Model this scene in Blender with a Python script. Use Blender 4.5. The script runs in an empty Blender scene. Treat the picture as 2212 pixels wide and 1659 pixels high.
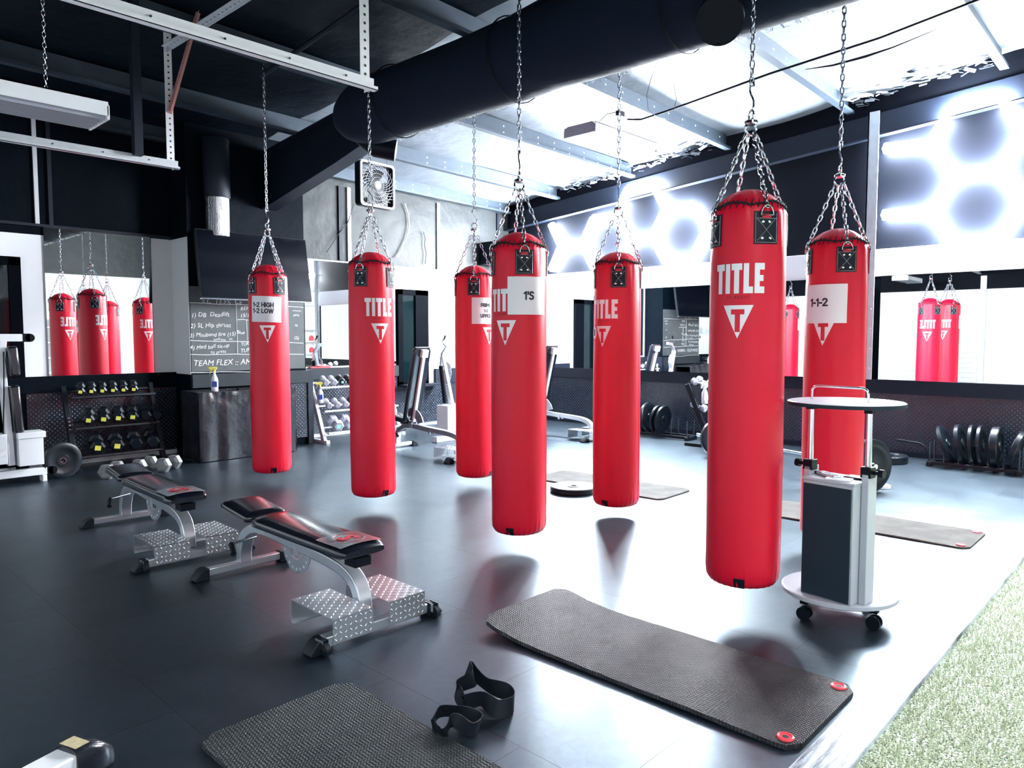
import bpy, math, random
from mathutils import Vector, Matrix
random.seed(7)
PI = math.pi
sc = bpy.context.scene
C = sc.collection
# ---------------------------------------------------------------- camera
F_PX, W_PX, H_PX = 1583.08, 2212.0, 1659.0
PITCH, YAW, EYE = math.radians(3.70645), math.radians(43.4154), 1.5
FWD = Vector((math.cos(YAW) * math.cos(PITCH), math.sin(YAW) * math.cos(PITCH), -math.sin(PITCH)))
RGT = Vector((math.sin(YAW), -math.cos(YAW), 0))
DWN = FWD.cross(RGT)
cam_d = bpy.data.cameras.new('camera')
cam = bpy.data.objects.new('camera', cam_d)
C.objects.link(cam)
cam_d.sensor_width = 36
cam_d.lens = F_PX / W_PX * 36
cam_d.clip_start = .02
cam.matrix_world = Matrix(((RGT.x, -DWN.x, -FWD.x, 0), (RGT.y, -DWN.y, -FWD.y, 0), (RGT.z, -DWN.z, -FWD.z, EYE), (0, 0, 0, 1)))
sc.camera = cam
# ---------------------------------------------------------------- world, exposure
w = bpy.data.worlds.new('world')
sc.world = w
w.use_nodes = True
w.node_tree.nodes['Background'].inputs[0].default_value = (.01, .03, .08, 1)
w.node_tree.nodes['Background'].inputs[1].default_value = 1
sc.view_settings.view_transform = 'Standard'
sc.view_settings.look = 'None'
sc.view_settings.gamma = 1
sc.view_settings.use_curve_mapping = False
sc.view_settings.exposure = 0.15
HEX_E, LAMP_E = 350.0, 30.0
sc.cycles.max_bounces = 8
sc.cycles.sample_clamp_indirect = 12
sc.cycles.use_denoising = True


def area(name, loc, sx, sy, power, rot=(0, 0, 0), col=(1, 1, 1)):
    l = bpy.data.lights.new(name, 'AREA')
    l.shape = 'RECTANGLE'
    l.size, l.size_y, l.energy, l.color = sx, sy, power, col
    o = bpy.data.objects.new(name, l)
    o.location, o.rotation_euler = loc, rot
    C.objects.link(o)
    return o


# unseen fill lights added over the turf and behind the camera
area('turf_fill_light', (4.6, -2.2, 4.3), 1.4, .5, 200, col=(.93, .97, 1)).data.spread = math.radians(120)
area('turf_fill_light', (8.0, -1.6, 4.3), 1.4, .5, 240, col=(.93, .97, 1)).data.spread = math.radians(120)
a_ = area('entry_fill_light', (1.2, -1.9, 3.8), 1.3, .4, 46, (math.radians(38), 0, math.radians(-20)), (.93, .97, 1))
a_.data.spread = math.radians(95)


def px(x, y, ax, val):
    """photo pixel -> point where its sight line meets the plane axis = val (metres)"""
    d = FWD + RGT * ((x - W_PX / 2) / F_PX) + DWN * ((y - H_PX / 2) / F_PX)
    o = Vector((0, 0, EYE))
    return o + d * ((val - o[ax]) / d[ax])


# ---------------------------------------------------------------- materials
def mat(name, col, rough=.5, metal=0, spec=.5, emit=0, coat=0, bump=None, var=0, vscale=8, alpha=1, trans=0):
    m = bpy.data.materials.new(name)
    m.use_nodes = True
    nt = m.node_tree
    b = nt.nodes['Principled BSDF']
    c4 = (*col, 1)
    b.inputs['Base Color'].default_value = c4
    b.inputs['Roughness'].default_value = rough
    b.inputs['Metallic'].default_value = metal
    b.inputs['Specular IOR Level'].default_value = spec
    b.inputs['Coat Weight'].default_value = coat
    b.inputs['Coat Roughness'].default_value = .15
    if trans:
        b.inputs['Transmission Weight'].default_value = trans
    if emit:
        b.inputs['Emission Color'].default_value = c4
        b.inputs['Emission Strength'].default_value = emit
    tc = nt.nodes.new('ShaderNodeTexCoord')
    if var:
        n = nt.nodes.new('ShaderNodeTexNoise')
        n.inputs['Scale'].default_value = vscale
        n.inputs['Detail'].default_value = 5
        nt.links.new(tc.outputs['Object'], n.inputs['Vector'])
        mx = nt.nodes.new('ShaderNodeMix')
        mx.data_type = 'RGBA'
        mx.inputs[6].default_value = (*[max(0, v * (1 - var)) for v in col], 1)
        mx.inputs[7].default_value = (*[min(1, v * (1 + var)) for v in col], 1)
        nt.links.new(n.outputs['Fac'], mx.inputs[0])
        nt.links.new(mx.outputs[2], b.inputs['Base Color'])
    if bump:
        kind, scale, strength, dist = bump
        if kind == 'noise':
            t = nt.nodes.new('ShaderNodeTexNoise')
            t.inputs['Detail'].default_value = 4
            out = t.outputs['Fac']
        elif kind == 'voronoi':
            t = nt.nodes.new('ShaderNodeTexVoronoi')
            out = t.outputs['Distance']
        else:
            t = nt.nodes.new('ShaderNodeTexWave')
            t.inputs['Distortion'].default_value = 3
            out = t.outputs['Fac']
        t.inputs['Scale'].default_value = scale
        nt.links.new(tc.outputs['Object'], t.inputs['Vector'])
        bp = nt.nodes.new('ShaderNodeBump')
        bp.inputs['Strength'].default_value = strength
        bp.inputs['Distance'].default_value = dist
        nt.links.new(out, bp.inputs['Height'])
        nt.links.new(bp.outputs['Normal'], b.inputs['Normal'])
    return m


def nodes_of(m):
    nt = m.node_tree
    return nt, nt.nodes['Principled BSDF'], nt.nodes['Texture Coordinate']


def mth(nt, op, a, b=None, c=None):
    n = nt.nodes.new('ShaderNodeMath')
    n.operation = op
    for i, v in enumerate((a, b, c)):
        if v is None:
            continue
        if isinstance(v, (int, float)):
            n.inputs[i].default_value = v
        else:
            nt.links.new(v, n.inputs[i])
    return n.outputs[0]


def sepxyz(nt, tc):
    s = nt.nodes.new('ShaderNodeSeparateXYZ')
    nt.links.new(tc.outputs['Object'], s.inputs[0])
    return s.outputs


def studs(m, ax, pitch, strength=1.0, dist=.004, spec_col=None):
    """raised stud pattern on a wall plane whose in-plane axes are ax and z"""
    nt, b, tc = nodes_of(m)
    o = sepxyz(nt, tc)
    k = 2 * PI / pitch
    h = mth(nt, 'MULTIPLY', mth(nt, 'COSINE', mth(nt, 'MULTIPLY', o[ax], k)), mth(nt, 'COSINE', mth(nt, 'MULTIPLY', o[2], k)))
    h = mth(nt, 'MAXIMUM', h, .35)
    bp = nt.nodes.new('ShaderNodeBump')
    bp.inputs['Strength'].default_value = strength
    bp.inputs['Distance'].default_value = dist
    nt.links.new(h, bp.inputs['Height'])
    nt.links.new(bp.outputs['Normal'], b.inputs['Normal'])
    # glints on the studs are painted in as paler tips
    mx = nt.nodes.new('ShaderNodeMix')
    mx.data_type = 'RGBA'
    mx.inputs[6].default_value = b.inputs['Base Color'].default_value
    mx.inputs[7].default_value = (.16, .19, .23, 1)
    n = nt.nodes.new('ShaderNodeTexNoise')
    n.inputs['Scale'].default_value = 3
    nt.links.new(tc.outputs['Object'], n.inputs['Vector'])
    f = mth(nt, 'MULTIPLY', mth(nt, 'MINIMUM', mth(nt, 'MULTIPLY', mth(nt, 'MAXIMUM', mth(nt, 'SUBTRACT', h, .72), 0), 5), 1), n.outputs['Fac'])
    nt.links.new(f, mx.inputs[0])
    nt.links.new(mx.outputs[2], b.inputs['Base Color'])


M = {}
M['red'] = mat('red_vinyl', (.68, .003, .027), .42, spec=.35, coat=.0, bump=('noise', 90, .08, .002))
M['seam_red'] = mat('red_piping', (.45, .004, .014), .5)
M['leather'] = mat('black_leather', (.005, .008, .016), .5, spec=.25, bump=('noise', 120, .3, .001))
M['lace'] = mat('black_lace', (.006, .007, .014), .8)
M['chain'] = mat('zinc_chain', (.62, .66, .72), .22, 1)
M['chrome'] = mat('chrome', (.75, .78, .82), .12, 1)
M['silver'] = mat('silver_paint', (.6, .63, .67), .3, .85, bump=('noise', 60, .05, .001))
M['white_metal'] = mat('white_enamel', (.8, .82, .85), .35)
M['galv'] = mat('galvanized_steel', (.62, .66, .7), .42, .55, var=.18, vscale=14)
M['galv_dull'] = mat('dull_primer_steel', (.035, .052, .075), .5, .35, var=.2, vscale=10)
M['pinkprimer'] = mat('red_oxide_primer', (.5, .26, .25), .6)
M['black'] = mat('black_plastic', (.003, .005, .010), .4, spec=.15)
M['rubber'] = mat('black_rubber', (.004, .007, .013), .55, spec=.3, bump=('noise', 60, .15, .002))
M['iron'] = mat('black_iron', (.003, .006, .011), .36, 0, spec=.35, bump=('noise', 80, .15, .001))
M['pad'] = mat('black_vinyl_pad', (.006, .008, .016), .22, coat=.5, bump=('noise', 40, .08, .003))
M['steel_dark'] = mat('navy_painted_steel', (.0035, .008, .020), .6, spec=.3)
M['duct'] = mat('black_duct_fabric', (.003, .010, .024), .85, spec=.2, bump=('noise', 9, .3, .02))
M['white'] = mat('white_paint', (.82, .84, .87), .6)
M['offwhite'] = mat('off_white_paint', (.6, .62, .64), .7)
M['paper'] = mat('white_paper', (.86, .87, .9), .7, bump=('noise', 12, .2, .006))
M['print_w'] = mat('white_print', (.85, .86, .88), .5)
M['ink'] = mat('black_ink', (.008, .01, .02), .6)
M['cloth'] = mat('black_tablecloth', (.010, .012, .018), .32, bump=('noise', 6, .5, .03))
M['screen'] = mat('tv_screen', (.002, .003, .006), .12, spec=.25)
M['chalk'] = mat('chalk_line', (.72, .75, .77), .9)
M['pale_iron'] = mat('pale_worn_dumbbell', (.2, .21, .22), .45, .3, var=.5, vscale=30)
M['yellow'] = mat('yellow_tag', (.85, .78, .12), .6)
M['mint'] = mat('mint_tag', (.35, .8, .72), .5)
M['frame_black'] = mat('flat_black_frame', (.0012, .002, .004), .7, spec=.03)
M['mirror'] = mat('mirror_glass', (.93, .96, .96), .01, 1)
M['glass'] = mat('dark_window_glass', (.002, .008, .010), .05, 0, spec=.3)
M['tube'] = mat('lit_led_tube', (.9, .95, 1), .4, emit=HEX_E)
M['lamptube'] = mat('lit_fluorescent_tube', (.93, .97, 1), .4, emit=LAMP_E)
M['greymetal'] = mat('grey_lamp_housing', (.33, .34, .4), .5)
M['cartgrey'] = mat('grey_laminate', (.42, .45, .5), .35)
M['cartpanel'] = mat('charcoal_panel', (.012, .026, .040), .6, spec=.2)
M['redplastic'] = mat('red_plastic', (.8, .05, .07), .35)
M['bottle'] = mat('white_bottle_plastic', (.82, .85, .9), .4)
M['blue'] = mat('blue_label', (.02, .06, .3), .5)
M['wood'] = mat('worn_tan_label', (.5, .42, .25), .6, var=.5, vscale=60)
M['ceil_shaded'] = mat('shaded_roof_insulation', (.0012, .0045, .010), .5, spec=.12, bump=('noise', 1.6, .5, .08))  # roof insulation with the shade left of the rafter put into its colour
M['flex'] = mat('silver_flex_duct', (.42, .44, .48), .32, .9, bump=('wave', 20, .5, .01))
M['wall_dark'] = mat('navy_wall_sheet', (.0040, .0052, .0090), .7, spec=.05, var=.15, vscale=2)
M['wall_black'] = mat('black_wall_sheet', (.0008, .0032, .007), .6, spec=.05, bump=('noise', 2.5, .4, .05))
M['insul'] = mat('grey_insulation_facing', (.026, .031, .034), .5, spec=.2, var=.35, vscale=3, bump=('noise', 2.2, .6, .06))
M['ceil'] = mat('white_roof_insulation', (.15, .175, .21), .5, bump=('noise', 1.6, .5, .08))
M['charwood'] = mat('charcoal_board', (.02, .026, .032), .7, spec=.2, var=.3, vscale=5)
M['stud_r'] = mat('tread_panel_right', (.007, .016, .034), .3, spec=.7)
studs(M['stud_r'], 1, .052, 1.0, .006)
M['stud_b'] = mat('tread_panel_back', (.007, .012, .024), .28, spec=.7)
studs(M['stud_b'], 0, .052, 1.0, .006)
M['kerb'] = mat('painted_curb', (.7, .74, .8), .45)
nt, b, tc = nodes_of(M['kerb'])
mp = nt.nodes.new('ShaderNodeMapping')
mp.inputs['Scale'].default_value = (1.1, 14, 1)
nt.links.new(tc.outputs['Object'], mp.inputs[0])
n = nt.nodes.new('ShaderNodeTexNoise')
n.inputs['Scale'].default_value = 2.4
n.inputs['Detail'].default_value = 12
n.inputs['Roughness'].default_value = .75
nt.links.new(mp.outputs[0], n.inputs['Vector'])
rp = nt.nodes.new('ShaderNodeValToRGB')
e = rp.color_ramp.elements
e[0].position, e[0].color = .40, (.05, .06, .08, 1)
e[1].position, e[1].color = .56, (.55, .6, .68, 1)
nt.links.new(n.outputs['Fac'], rp.inputs[0])
nt.links.new(rp.outputs[0], b.inputs['Base Color'])


def mk_floor():
    m = mat('black_rubber_tiles', (.03, .035, .045), .3, spec=1)
    nt, b, tc = nodes_of(m)
    b.inputs['IOR'].default_value = 1.9
    b.inputs['Specular Tint'].default_value = (.62, .83, 1, 1)
    mp = nt.nodes.new('ShaderNodeCombineXYZ')
    o = sepxyz(nt, tc)
    nt.links.new(mth(nt, 'SUBTRACT', o[1], .5825), mp.inputs[0])
    nt.links.new(mth(nt, 'SUBTRACT', o[0], 1.14), mp.inputs[1])
    br = nt.nodes.new('ShaderNodeTexBrick')
    br.inputs['Scale'].default_value = 1
    br.inputs['Brick Width'].default_value = .785
    br.inputs['Row Height'].default_value = .765
    br.inputs['Mortar Size'].default_value = .0016
    br.inputs['Mortar Smooth'].default_value = .3
    br.inputs['Color1'].default_value = (.0015, .0035, .008, 1)
    br.inputs['Color2'].default_value = (.005, .008, .014, 1)
    br.inputs['Mortar'].default_value = (.004, .004, .006, 1)
    nt.links.new(mp.outputs[0], br.inputs['Vector'])
    # scuffs and chalky wear
    n = nt.nodes.new('ShaderNodeTexNoise')
    n.inputs['Scale'].default_value = 2.2
    n.inputs['Detail'].default_value = 9
    n.inputs['Roughness'].default_value = .68
    nt.links.new(tc.outputs['Object'], n.inputs['Vector'])
    rp = nt.nodes.new('ShaderNodeValToRGB')
    rp.color_ramp.elements[0].position = .42
    rp.color_ramp.elements[1].position = .78
    nt.links.new(n.outputs['Fac'], rp.inputs[0])
    mx = nt.nodes.new('ShaderNodeMix')
    mx.data_type = 'RGBA'
    nt.links.new(mth(nt, 'MULTIPLY', rp.outputs[0], .45), mx.inputs[0])
    nt.links.new(br.outputs['Color'], mx.inputs[6])
    mx.inputs[7].default_value = (.016, .019, .024, 1)
    nt.links.new(mx.outputs[2], b.inputs['Base Color'])
    mr = nt.nodes.new('ShaderNodeMapRange')
    mr.inputs[3].default_value = .27
    mr.inputs[4].default_value = .46
    nt.links.new(n.outputs['Fac'], mr.inputs[0])
    nt.links.new(mr.outputs[0], b.inputs['Roughness'])
    # per-tile sheen and matt seams
    sx_ = nt.nodes.new('ShaderNodeSeparateColor')
    nt.links.new(br.outputs['Color'], sx_.inputs[0])
    tone = mth(nt, 'ADD', mth(nt, 'MULTIPLY', sx_.outputs[2], 26), .46)
    n2 = nt.nodes.new('ShaderNodeTexNoise')
    n2.inputs['Scale'].default_value = 14
    n2.inputs['Detail'].default_value = 8
    n2.inputs['Distortion'].default_value = 1.5
    nt.links.new(tc.outputs['Object'], n2.inputs['Vector'])
    tone = mth(nt, 'MULTIPLY', tone, mth(nt, 'ADD', mth(nt, 'MULTIPLY', n2.outputs['Fac'], .6), .85))
    spl = mth(nt, 'MULTIPLY', tone, mth(nt, 'SUBTRACT', 1, mth(nt, 'MULTIPLY', br.outputs['Fac'], .75)))
    nt.links.new(spl, b.inputs['Specular IOR Level'])
    bp = nt.nodes.new('ShaderNodeBump')
    bp.inputs['Strength'].default_value = .4
    bp.inputs['Distance'].default_value = .003
    h = mth(nt, 'SUBTRACT', mth(nt, 'MULTIPLY', n.outputs['Fac'], .25), br.outputs['Fac'])
    nt.links.new(h, bp.inputs['Height'])
    nt.links.new(bp.outputs['Normal'], b.inputs['Normal'])
    return m


M['floor'] = mk_floor()


def mk_mat(name, base, hi, worn=0):
    m = mat(name, base, .5, spec=.12 if worn else .4)
    nt, b, tc = nodes_of(m)
    o = sepxyz(nt, tc)
    k = 2 * PI / .014
    a = mth(nt, 'SINE', mth(nt, 'MULTIPLY', mth(nt, 'ADD', o[0], mth(nt, 'MULTIPLY', mth(nt, 'SINE', mth(nt, 'MULTIPLY', o[1], k)), .003)), k))
    c = mth(nt, 'SINE', mth(nt, 'MULTIPLY', o[1], k * .9))
    h = mth(nt, 'MULTIPLY', a, c)
    n = nt.nodes.new('ShaderNodeTexNoise')
    n.inputs['Scale'].default_value = 5
    n.inputs['Detail'].default_value = 7
    nt.links.new(tc.outputs['Object'], n.inputs['Vector'])
    rp = nt.nodes.new('ShaderNodeValToRGB')
    rp.color_ramp.elements[0].position = .4
    rp.color_ramp.elements[1].position = .62
    nt.links.new(n.outputs['Fac'], rp.inputs[0])
    f = mth(nt, 'MULTIPLY', mth(nt, 'MAXIMUM', h, 0), .8)
    f = mth(nt, 'MAXIMUM', f, worn) if worn else f
    f = mth(nt, 'MULTIPLY', f, rp.outputs[0]) if not worn else mth(nt, 'MULTIPLY', f, mth(nt, 'ADD', mth(nt, 'MULTIPLY', rp.outputs[0], .6), .4))
    mx = nt.nodes.new('ShaderNodeMix')
    mx.data_type = 'RGBA'
    nt.links.new(f, mx.inputs[0])
    mx.inputs[6].default_value = (*base, 1)
    mx.inputs[7].default_value = (*hi, 1)
    nt.links.new(mx.outputs[2], b.inputs['Base Color'])
    bp = nt.nodes.new('ShaderNodeBump')
    bp.inputs['Strength'].default_value = .8
    bp.inputs['Distance'].default_value = .003
    nt.links.new(h, bp.inputs['Height'])
    nt.links.new(bp.outputs['Normal'], b.inputs['Normal'])
    return m


M['mat'] = mk_mat('black_exercise_mat', (.014, .015, .019), (.12, .115, .12))
M['mat_green'] = mk_mat('dark_green_exercise_mat', (.010, .017, .019), (.055, .068, .066))
M['mat_worn'] = mk_mat('worn_grey_exercise_mat', (.045, .043, .040), (.15, .14, .125), .5)


def mk_turf():
    m = mat('green_turf', (.1, .2, .07), .8)
    nt, b, tc = nodes_of(m)
    n = nt.nodes.new('ShaderNodeTexNoise')
    n.inputs['Scale'].default_value = 130
    n.inputs['Detail'].default_value = 3
    nt.links.new(tc.outputs['Object'], n.inputs['Vector'])
    rp = nt.nodes.new('ShaderNodeValToRGB')
    e = rp.color_ramp.elements
    e[0].position, e[0].color = .40, (.03, .05, .03, 1)
    e[1].position, e[1].color = .58, (.66, .76, .56, 1)
    nt.links.new(n.outputs['Fac'], rp.inputs[0])
    nt.links.new(rp.outputs[0], b.inputs['Base Color'])
    return m


M['turf'] = mk_turf()
M['blade'] = mat('turf_blades', (.52, .62, .42), .6, var=.8, vscale=120)


# ---------------------------------------------------------------- mesh builder
class B:
    def __init__(s):
        s.v, s.f = [], []

    def add(s, v, f):
        n = len(s.v)
        s.v += [tuple(p) for p in v]
        s.f += [tuple(i + n for i in q) for q in f]
        return s

    def box(s, c, d, R=None):
        x, y, z = (q / 2 for q in d)
        v = [Vector((a, b, e)) for a in (-x, x) for b in (-y, y) for e in (-z, z)]
        if R is not None:
            v = [R @ p for p in v]
        c = Vector(c)
        return s.add([p + c for p in v], [(0, 1, 3, 2), (4, 6, 7, 5), (0, 4, 5, 1), (2, 3, 7, 6), (0, 2, 6, 4), (1, 5, 7, 3)])

    def b2(s, lo, hi):
        return s.box([(a + b) / 2 for a, b in zip(lo, hi)], [abs(b - a) for a, b in zip(lo, hi)])

    def bar(s, p0, p1, w, h, up=(0, 0, 1)):
        p0, p1 = Vector(p0), Vector(p1)
        d = p1 - p0
        L = d.length
        d.normalize()
        up = Vector(up)
        if abs(d.dot(up)) > .99:
            up = Vector((0, 1, 0))
        sx = d.cross(up).normalized()
        uz = sx.cross(d)
        R = Matrix((sx, d, uz)).transposed()
        return s.box((p0 + p1) / 2, (w, L, h), R)

    def rings(s, rings, closed_u=True, cap=True, loop=False):
        n = len(rings[0])
        v = [p for r in rings for p in r]
        f = []
        m = len(rings)
        for i in range(m if loop else m - 1):
            for j in range(n if closed_u else n - 1):
                a, b = i * n + j, i * n + (j + 1) % n
                c, d = ((i + 1) % m) * n + (j + 1) % n, ((i + 1) % m) * n + j
                f.append((a, b, c, d))
        if cap and not loop:
            f.append(tuple(reversed(range(n))))
            f.append(tuple((m - 1) * n + j for j in range(n)))
        return s.add(v, f)

    def tube(s, pts, r, n=8, closed=False, cap=True, sec=None):
        P = [Vector(p) for p in pts]
        m = len(P)
        T = []
        for i in range(m):
            a = P[(i - 1) % m] if (closed or i) else P[i]
            b = P[(i + 1) % m] if (closed or i < m - 1) else P[i]
            T.append((b - a).normalized())
        u = Vector((0, 0, 1)) if abs(T[0].z) < .9 else Vector((1, 0, 0))
        u = (u - T[0] * u.dot(T[0])).normalized()
        rings = []
        for i in range(m):
            u = (u - T[i] * u.dot(T[i])).normalized()
            w_ = T[i].cross(u)
            rr = r[i] if isinstance(r, (list, tuple)) else r
            if sec:
                rings.append([P[i] + w_ * a + u * b for a, b in sec])
            else:
                rings.append([P[i] + (w_ * math.cos(t) + u * math.sin(t)) * rr for t in (2 * PI * k / n for k in range(n))])
        return s.rings(rings, cap=cap, loop=closed)

    def lathe(s, prof, n=24, c=(0, 0, 0), R=None, cap=True, rf=None):
        c = Vector(c)
        rg = []
        for r, z in prof:
            ring = []
            for k in range(n):
                t = 2 * PI * k / n
                q = r * (rf(t, z) if rf else 1)
                p = Vector((q * math.cos(t), q * math.sin(t), z))
                ring.append(c + (R @ p if R is not None else p))
            rg.append(ring)
        return s.rings(rg, cap=cap)

    def cyl(s, p0, p1, r, n=16):
        return s.tube([p0, p1], r, n)

    def prism(s, poly, z0, z1, T=None):
        n = len(poly)
        v = [Vector((a, b, z)) for z in (z0, z1) for a, b in poly]
        if T is not None:
            v = [T @ p for p in v]
        f = [tuple(reversed(range(n))), tuple(range(n, 2 * n))]
        f += [(i, (i + 1) % n, n + (i + 1) % n, n + i) for i in range(n)]
        return s.add(v, f)

    def obj(s, name, m, parent=None, bevel=0, smooth=40, seg=2):
        me = bpy.data.meshes.new(name)
        me.from_pydata(s.v, [], s.f)
        me.materials.append(M[m] if isinstance(m, str) else m)
        me.update()
        if smooth:
            me.shade_smooth()
            me.set_sharp_from_angle(angle=math.radians(smooth))
        o = bpy.data.objects.new(name, me)
        C.objects.link(o)
        if parent is not None:
            o.parent = parent
        if bevel:
            b = o.modifiers.new('bevel', 'BEVEL')
            b.width, b.segments, b.limit_method = bevel, seg, 'ANGLE'
            b.angle_limit = math.radians(50)
        return o


def thing(name, label, cat, loc=(0, 0, 0), rz=0, group=None):
    o = bpy.data.objects.new(name, None)
    C.objects.link(o)
    o.location, o.rotation_euler = loc, (0, 0, rz)
    return tag(o, label, cat, group)


def tag(o, label, cat, group=None, kind=None):
    o['label'], o['category'] = label, cat
    if group:
        o['group'] = group
    if kind:
        o['kind'] = kind
    return o


def struct(o):
    o['kind'] = 'structure'
    return o


def kids(o):
    return [c for c in ALLO() if c.parent == o]


def ALLO():
    return list(C.objects)


def dup(root, loc, rz=0, label=None, group=None, sc_=None, rot=None):
    r = root.copy()
    C.objects.link(r)
    r.location = loc
    r.rotation_euler = rot if rot else (0, 0, rz)
    if sc_:
        r.scale = (sc_,) * 3
    if label:
        r['label'] = label
    if group:
        r['group'] = group
    for ch in list(root.children):
        c = ch.copy()
        C.objects.link(c)
        c.parent = r
        for g in list(ch.children):
            d = g.copy()
            C.objects.link(d)
            d.parent = c
    return r


def text_mesh(body, size, offset=0, spacing=1, line=1):
    cu = bpy.data.curves.new('t', 'FONT')
    cu.body, cu.size, cu.offset = body, size, offset
    cu.align_x, cu.align_y = 'CENTER', 'CENTER'
    cu.space_character, cu.space_line = spacing, line
    cu.resolution_u = 3
    o = bpy.data.objects.new('t', cu)
    C.objects.link(o)
    bpy.context.view_layer.update()
    me = bpy.data.meshes.new_from_object(o)
    v = [p.co.copy() for p in me.vertices]
    f = [tuple(p.vertices) for p in me.polygons]
    bpy.data.objects.remove(o)
    bpy.data.curves.remove(cu)
    bpy.data.meshes.remove(me)
    return v, f


def Rz(a):
    return Matrix.Rotation(a, 3, 'Z')


def Rx(a):
    return Matrix.Rotation(a, 3, 'X')


def Ry(a):
    return Matrix.Rotation(a, 3, 'Y')


def arc(c, r, a0, a1, n, plane='yz'):
    out = []
    for i in range(n + 1):
        t = a0 + (a1 - a0) * i / n
        a, b = r * math.cos(t), r * math.sin(t)
        out.append(Vector(c) + (Vector((0, a, b)) if plane == 'yz' else Vector((a, b, 0)) if plane == 'xy' else Vector((a, 0, b))))
    return out


def chain(b, p0, p1, pitch=.042, ln=.053, wd=.03, wr=.0042, n=6, tw=0):
    p0, p1 = Vector(p0), Vector(p1)
    d = p1 - p0
    L = d.length
    k = max(1, round(L / pitch))
    st = d / k
    d.normalize()
    u = Vector((1, 0, 0)) if abs(d.x) < .8 else Vector((0, 1, 0))
    u = (u - d * u.dot(d)).normalized()
    w_ = d.cross(u)
    h, r = ln / 2 - wd / 2, wd / 2 - wr
    for i in range(k):
        c = p0 + st * (i + .5)
        a = (u if i % 2 else w_)
        a = a * math.cos(tw) + d.cross(a) * math.sin(tw)
        pts = [c + d * (h + r * math.sin(t)) + a * (r * math.cos(t)) for t in (0, PI / 3, PI / 2, 2 * PI / 3, PI)]
        pts += [c + d * (-h + r * math.sin(t)) + a * (r * math.cos(t)) for t in (PI, 4 * PI / 3, 3 * PI / 2, 5 * PI / 3, 2 * PI)]
        b.tube(pts, wr, n, closed=True)
    return b


def ring(b, c, R, r, axis=(0, 0, 1), n=20, m=8):
    ax = Vector(axis).normalized()
    u = ax.orthogonal().normalized()
    w_ = ax.cross(u)
    return b.tube([Vector(c) + (u * math.cos(t) + w_ * math.sin(t)) * R for t in (2 * PI * k / n for k in range(n))], r, m, closed=True)

# ================================================================ the hall
XR, YB, YC, XL, YN = 10.05, 9.6, 9.12, -.75, -6.2      # right wall, far wall, chalkboard wall, roller-door wall, near wall


def deck(x, y):
    return 4.9 - .095 * y + .022 * (XR - x)


struct(B().b2((XL - .2, YN - .2, -.1), (XR + .2, YB + .2, 0)).obj('floor', 'floor'))


def roof(x0, x1, nx, name, m):
    V, Fc = [], []
    ny = 60
    for i in range(nx + 1):
        for j in range(ny + 1):
            x = x0 + (x1 - x0) * i / nx
            y = YN - .2 + (YB + .4 - YN) * j / ny
            ph = ((y - .17 + 50 * 1.655) % 1.655) / 1.655
            V.append((x, y, deck(x, y) - .05 * math.sin(PI * ph) + .012 * math.sin(x * 2.1 + y)))
    k = len(V)
    V += [(a, b_, c + .15) for a, b_, c in V]
    for i in range(nx):
        for j in range(ny):
            q = [i * (ny + 1) + j, (i + 1) * (ny + 1) + j, (i + 1) * (ny + 1) + j + 1, i * (ny + 1) + j + 1]
            Fc.append(tuple(reversed(q)))
            Fc.append(tuple(a + k for a in q))
    struct(B().add(V, Fc).obj(name, m))


roof(XL - .2, 4.95, 26, 'ceiling_left', 'ceil_shaded')
roof(4.95, XR + .2, 26, 'ceiling', 'ceil')

# right wall: dark sheet above, tread panel below
struct(B().b2((XR, YN, 0), (XR + .15, YB + .15, 6)).obj('wall_right', 'wall_dark'))
struct(B().b2((XL - .15, YB, 2.64), (4.9, YB + .15, 4.6)).obj('wall_back_left_upper', 'wall_black'))
struct(B().b2((4.9, YB, 2.64), (XR, YB + .15, 4.4)).obj('wall_back_right_upper', 'insul'))
struct(B().b2((XL - .15, YB, 0), (XR, YB + .15, 2.64)).obj('wall_back', 'white'))
bb = B().b2((XL - .15, YN, 0), (XL, YB, 2.64))
struct(bb.obj('wall_left', 'white'))
struct(B().b2((XL - .15, YN, 2.64), (XL, YB, 6)).obj('wall_left_upper', 'wall_dark'))
struct(B().b2((XL, YN - .15, 0), (XR, YN, 3.4)).obj('wall_front', 'white'))
struct(B().b2((XL, YN - .15, 3.4), (XR, YN, 6)).obj('wall_front_upper', 'insul'))
# chalkboard pillar wall
struct(B().b2((3.853, YC, 0), (5.45, YB, 4.1)).obj('wall_chalkboard', 'wall_black'))
struct(B().b2((3.847, YC - .004, 1.03), (3.853, YB - .002, 2.72)).obj('trim_1', 'offwhite'))
struct(B().b2((3.6, YB - .012, 1.047), (3.847, YB - .002, 2.72)).obj('trim_2', 'offwhite'))
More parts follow.
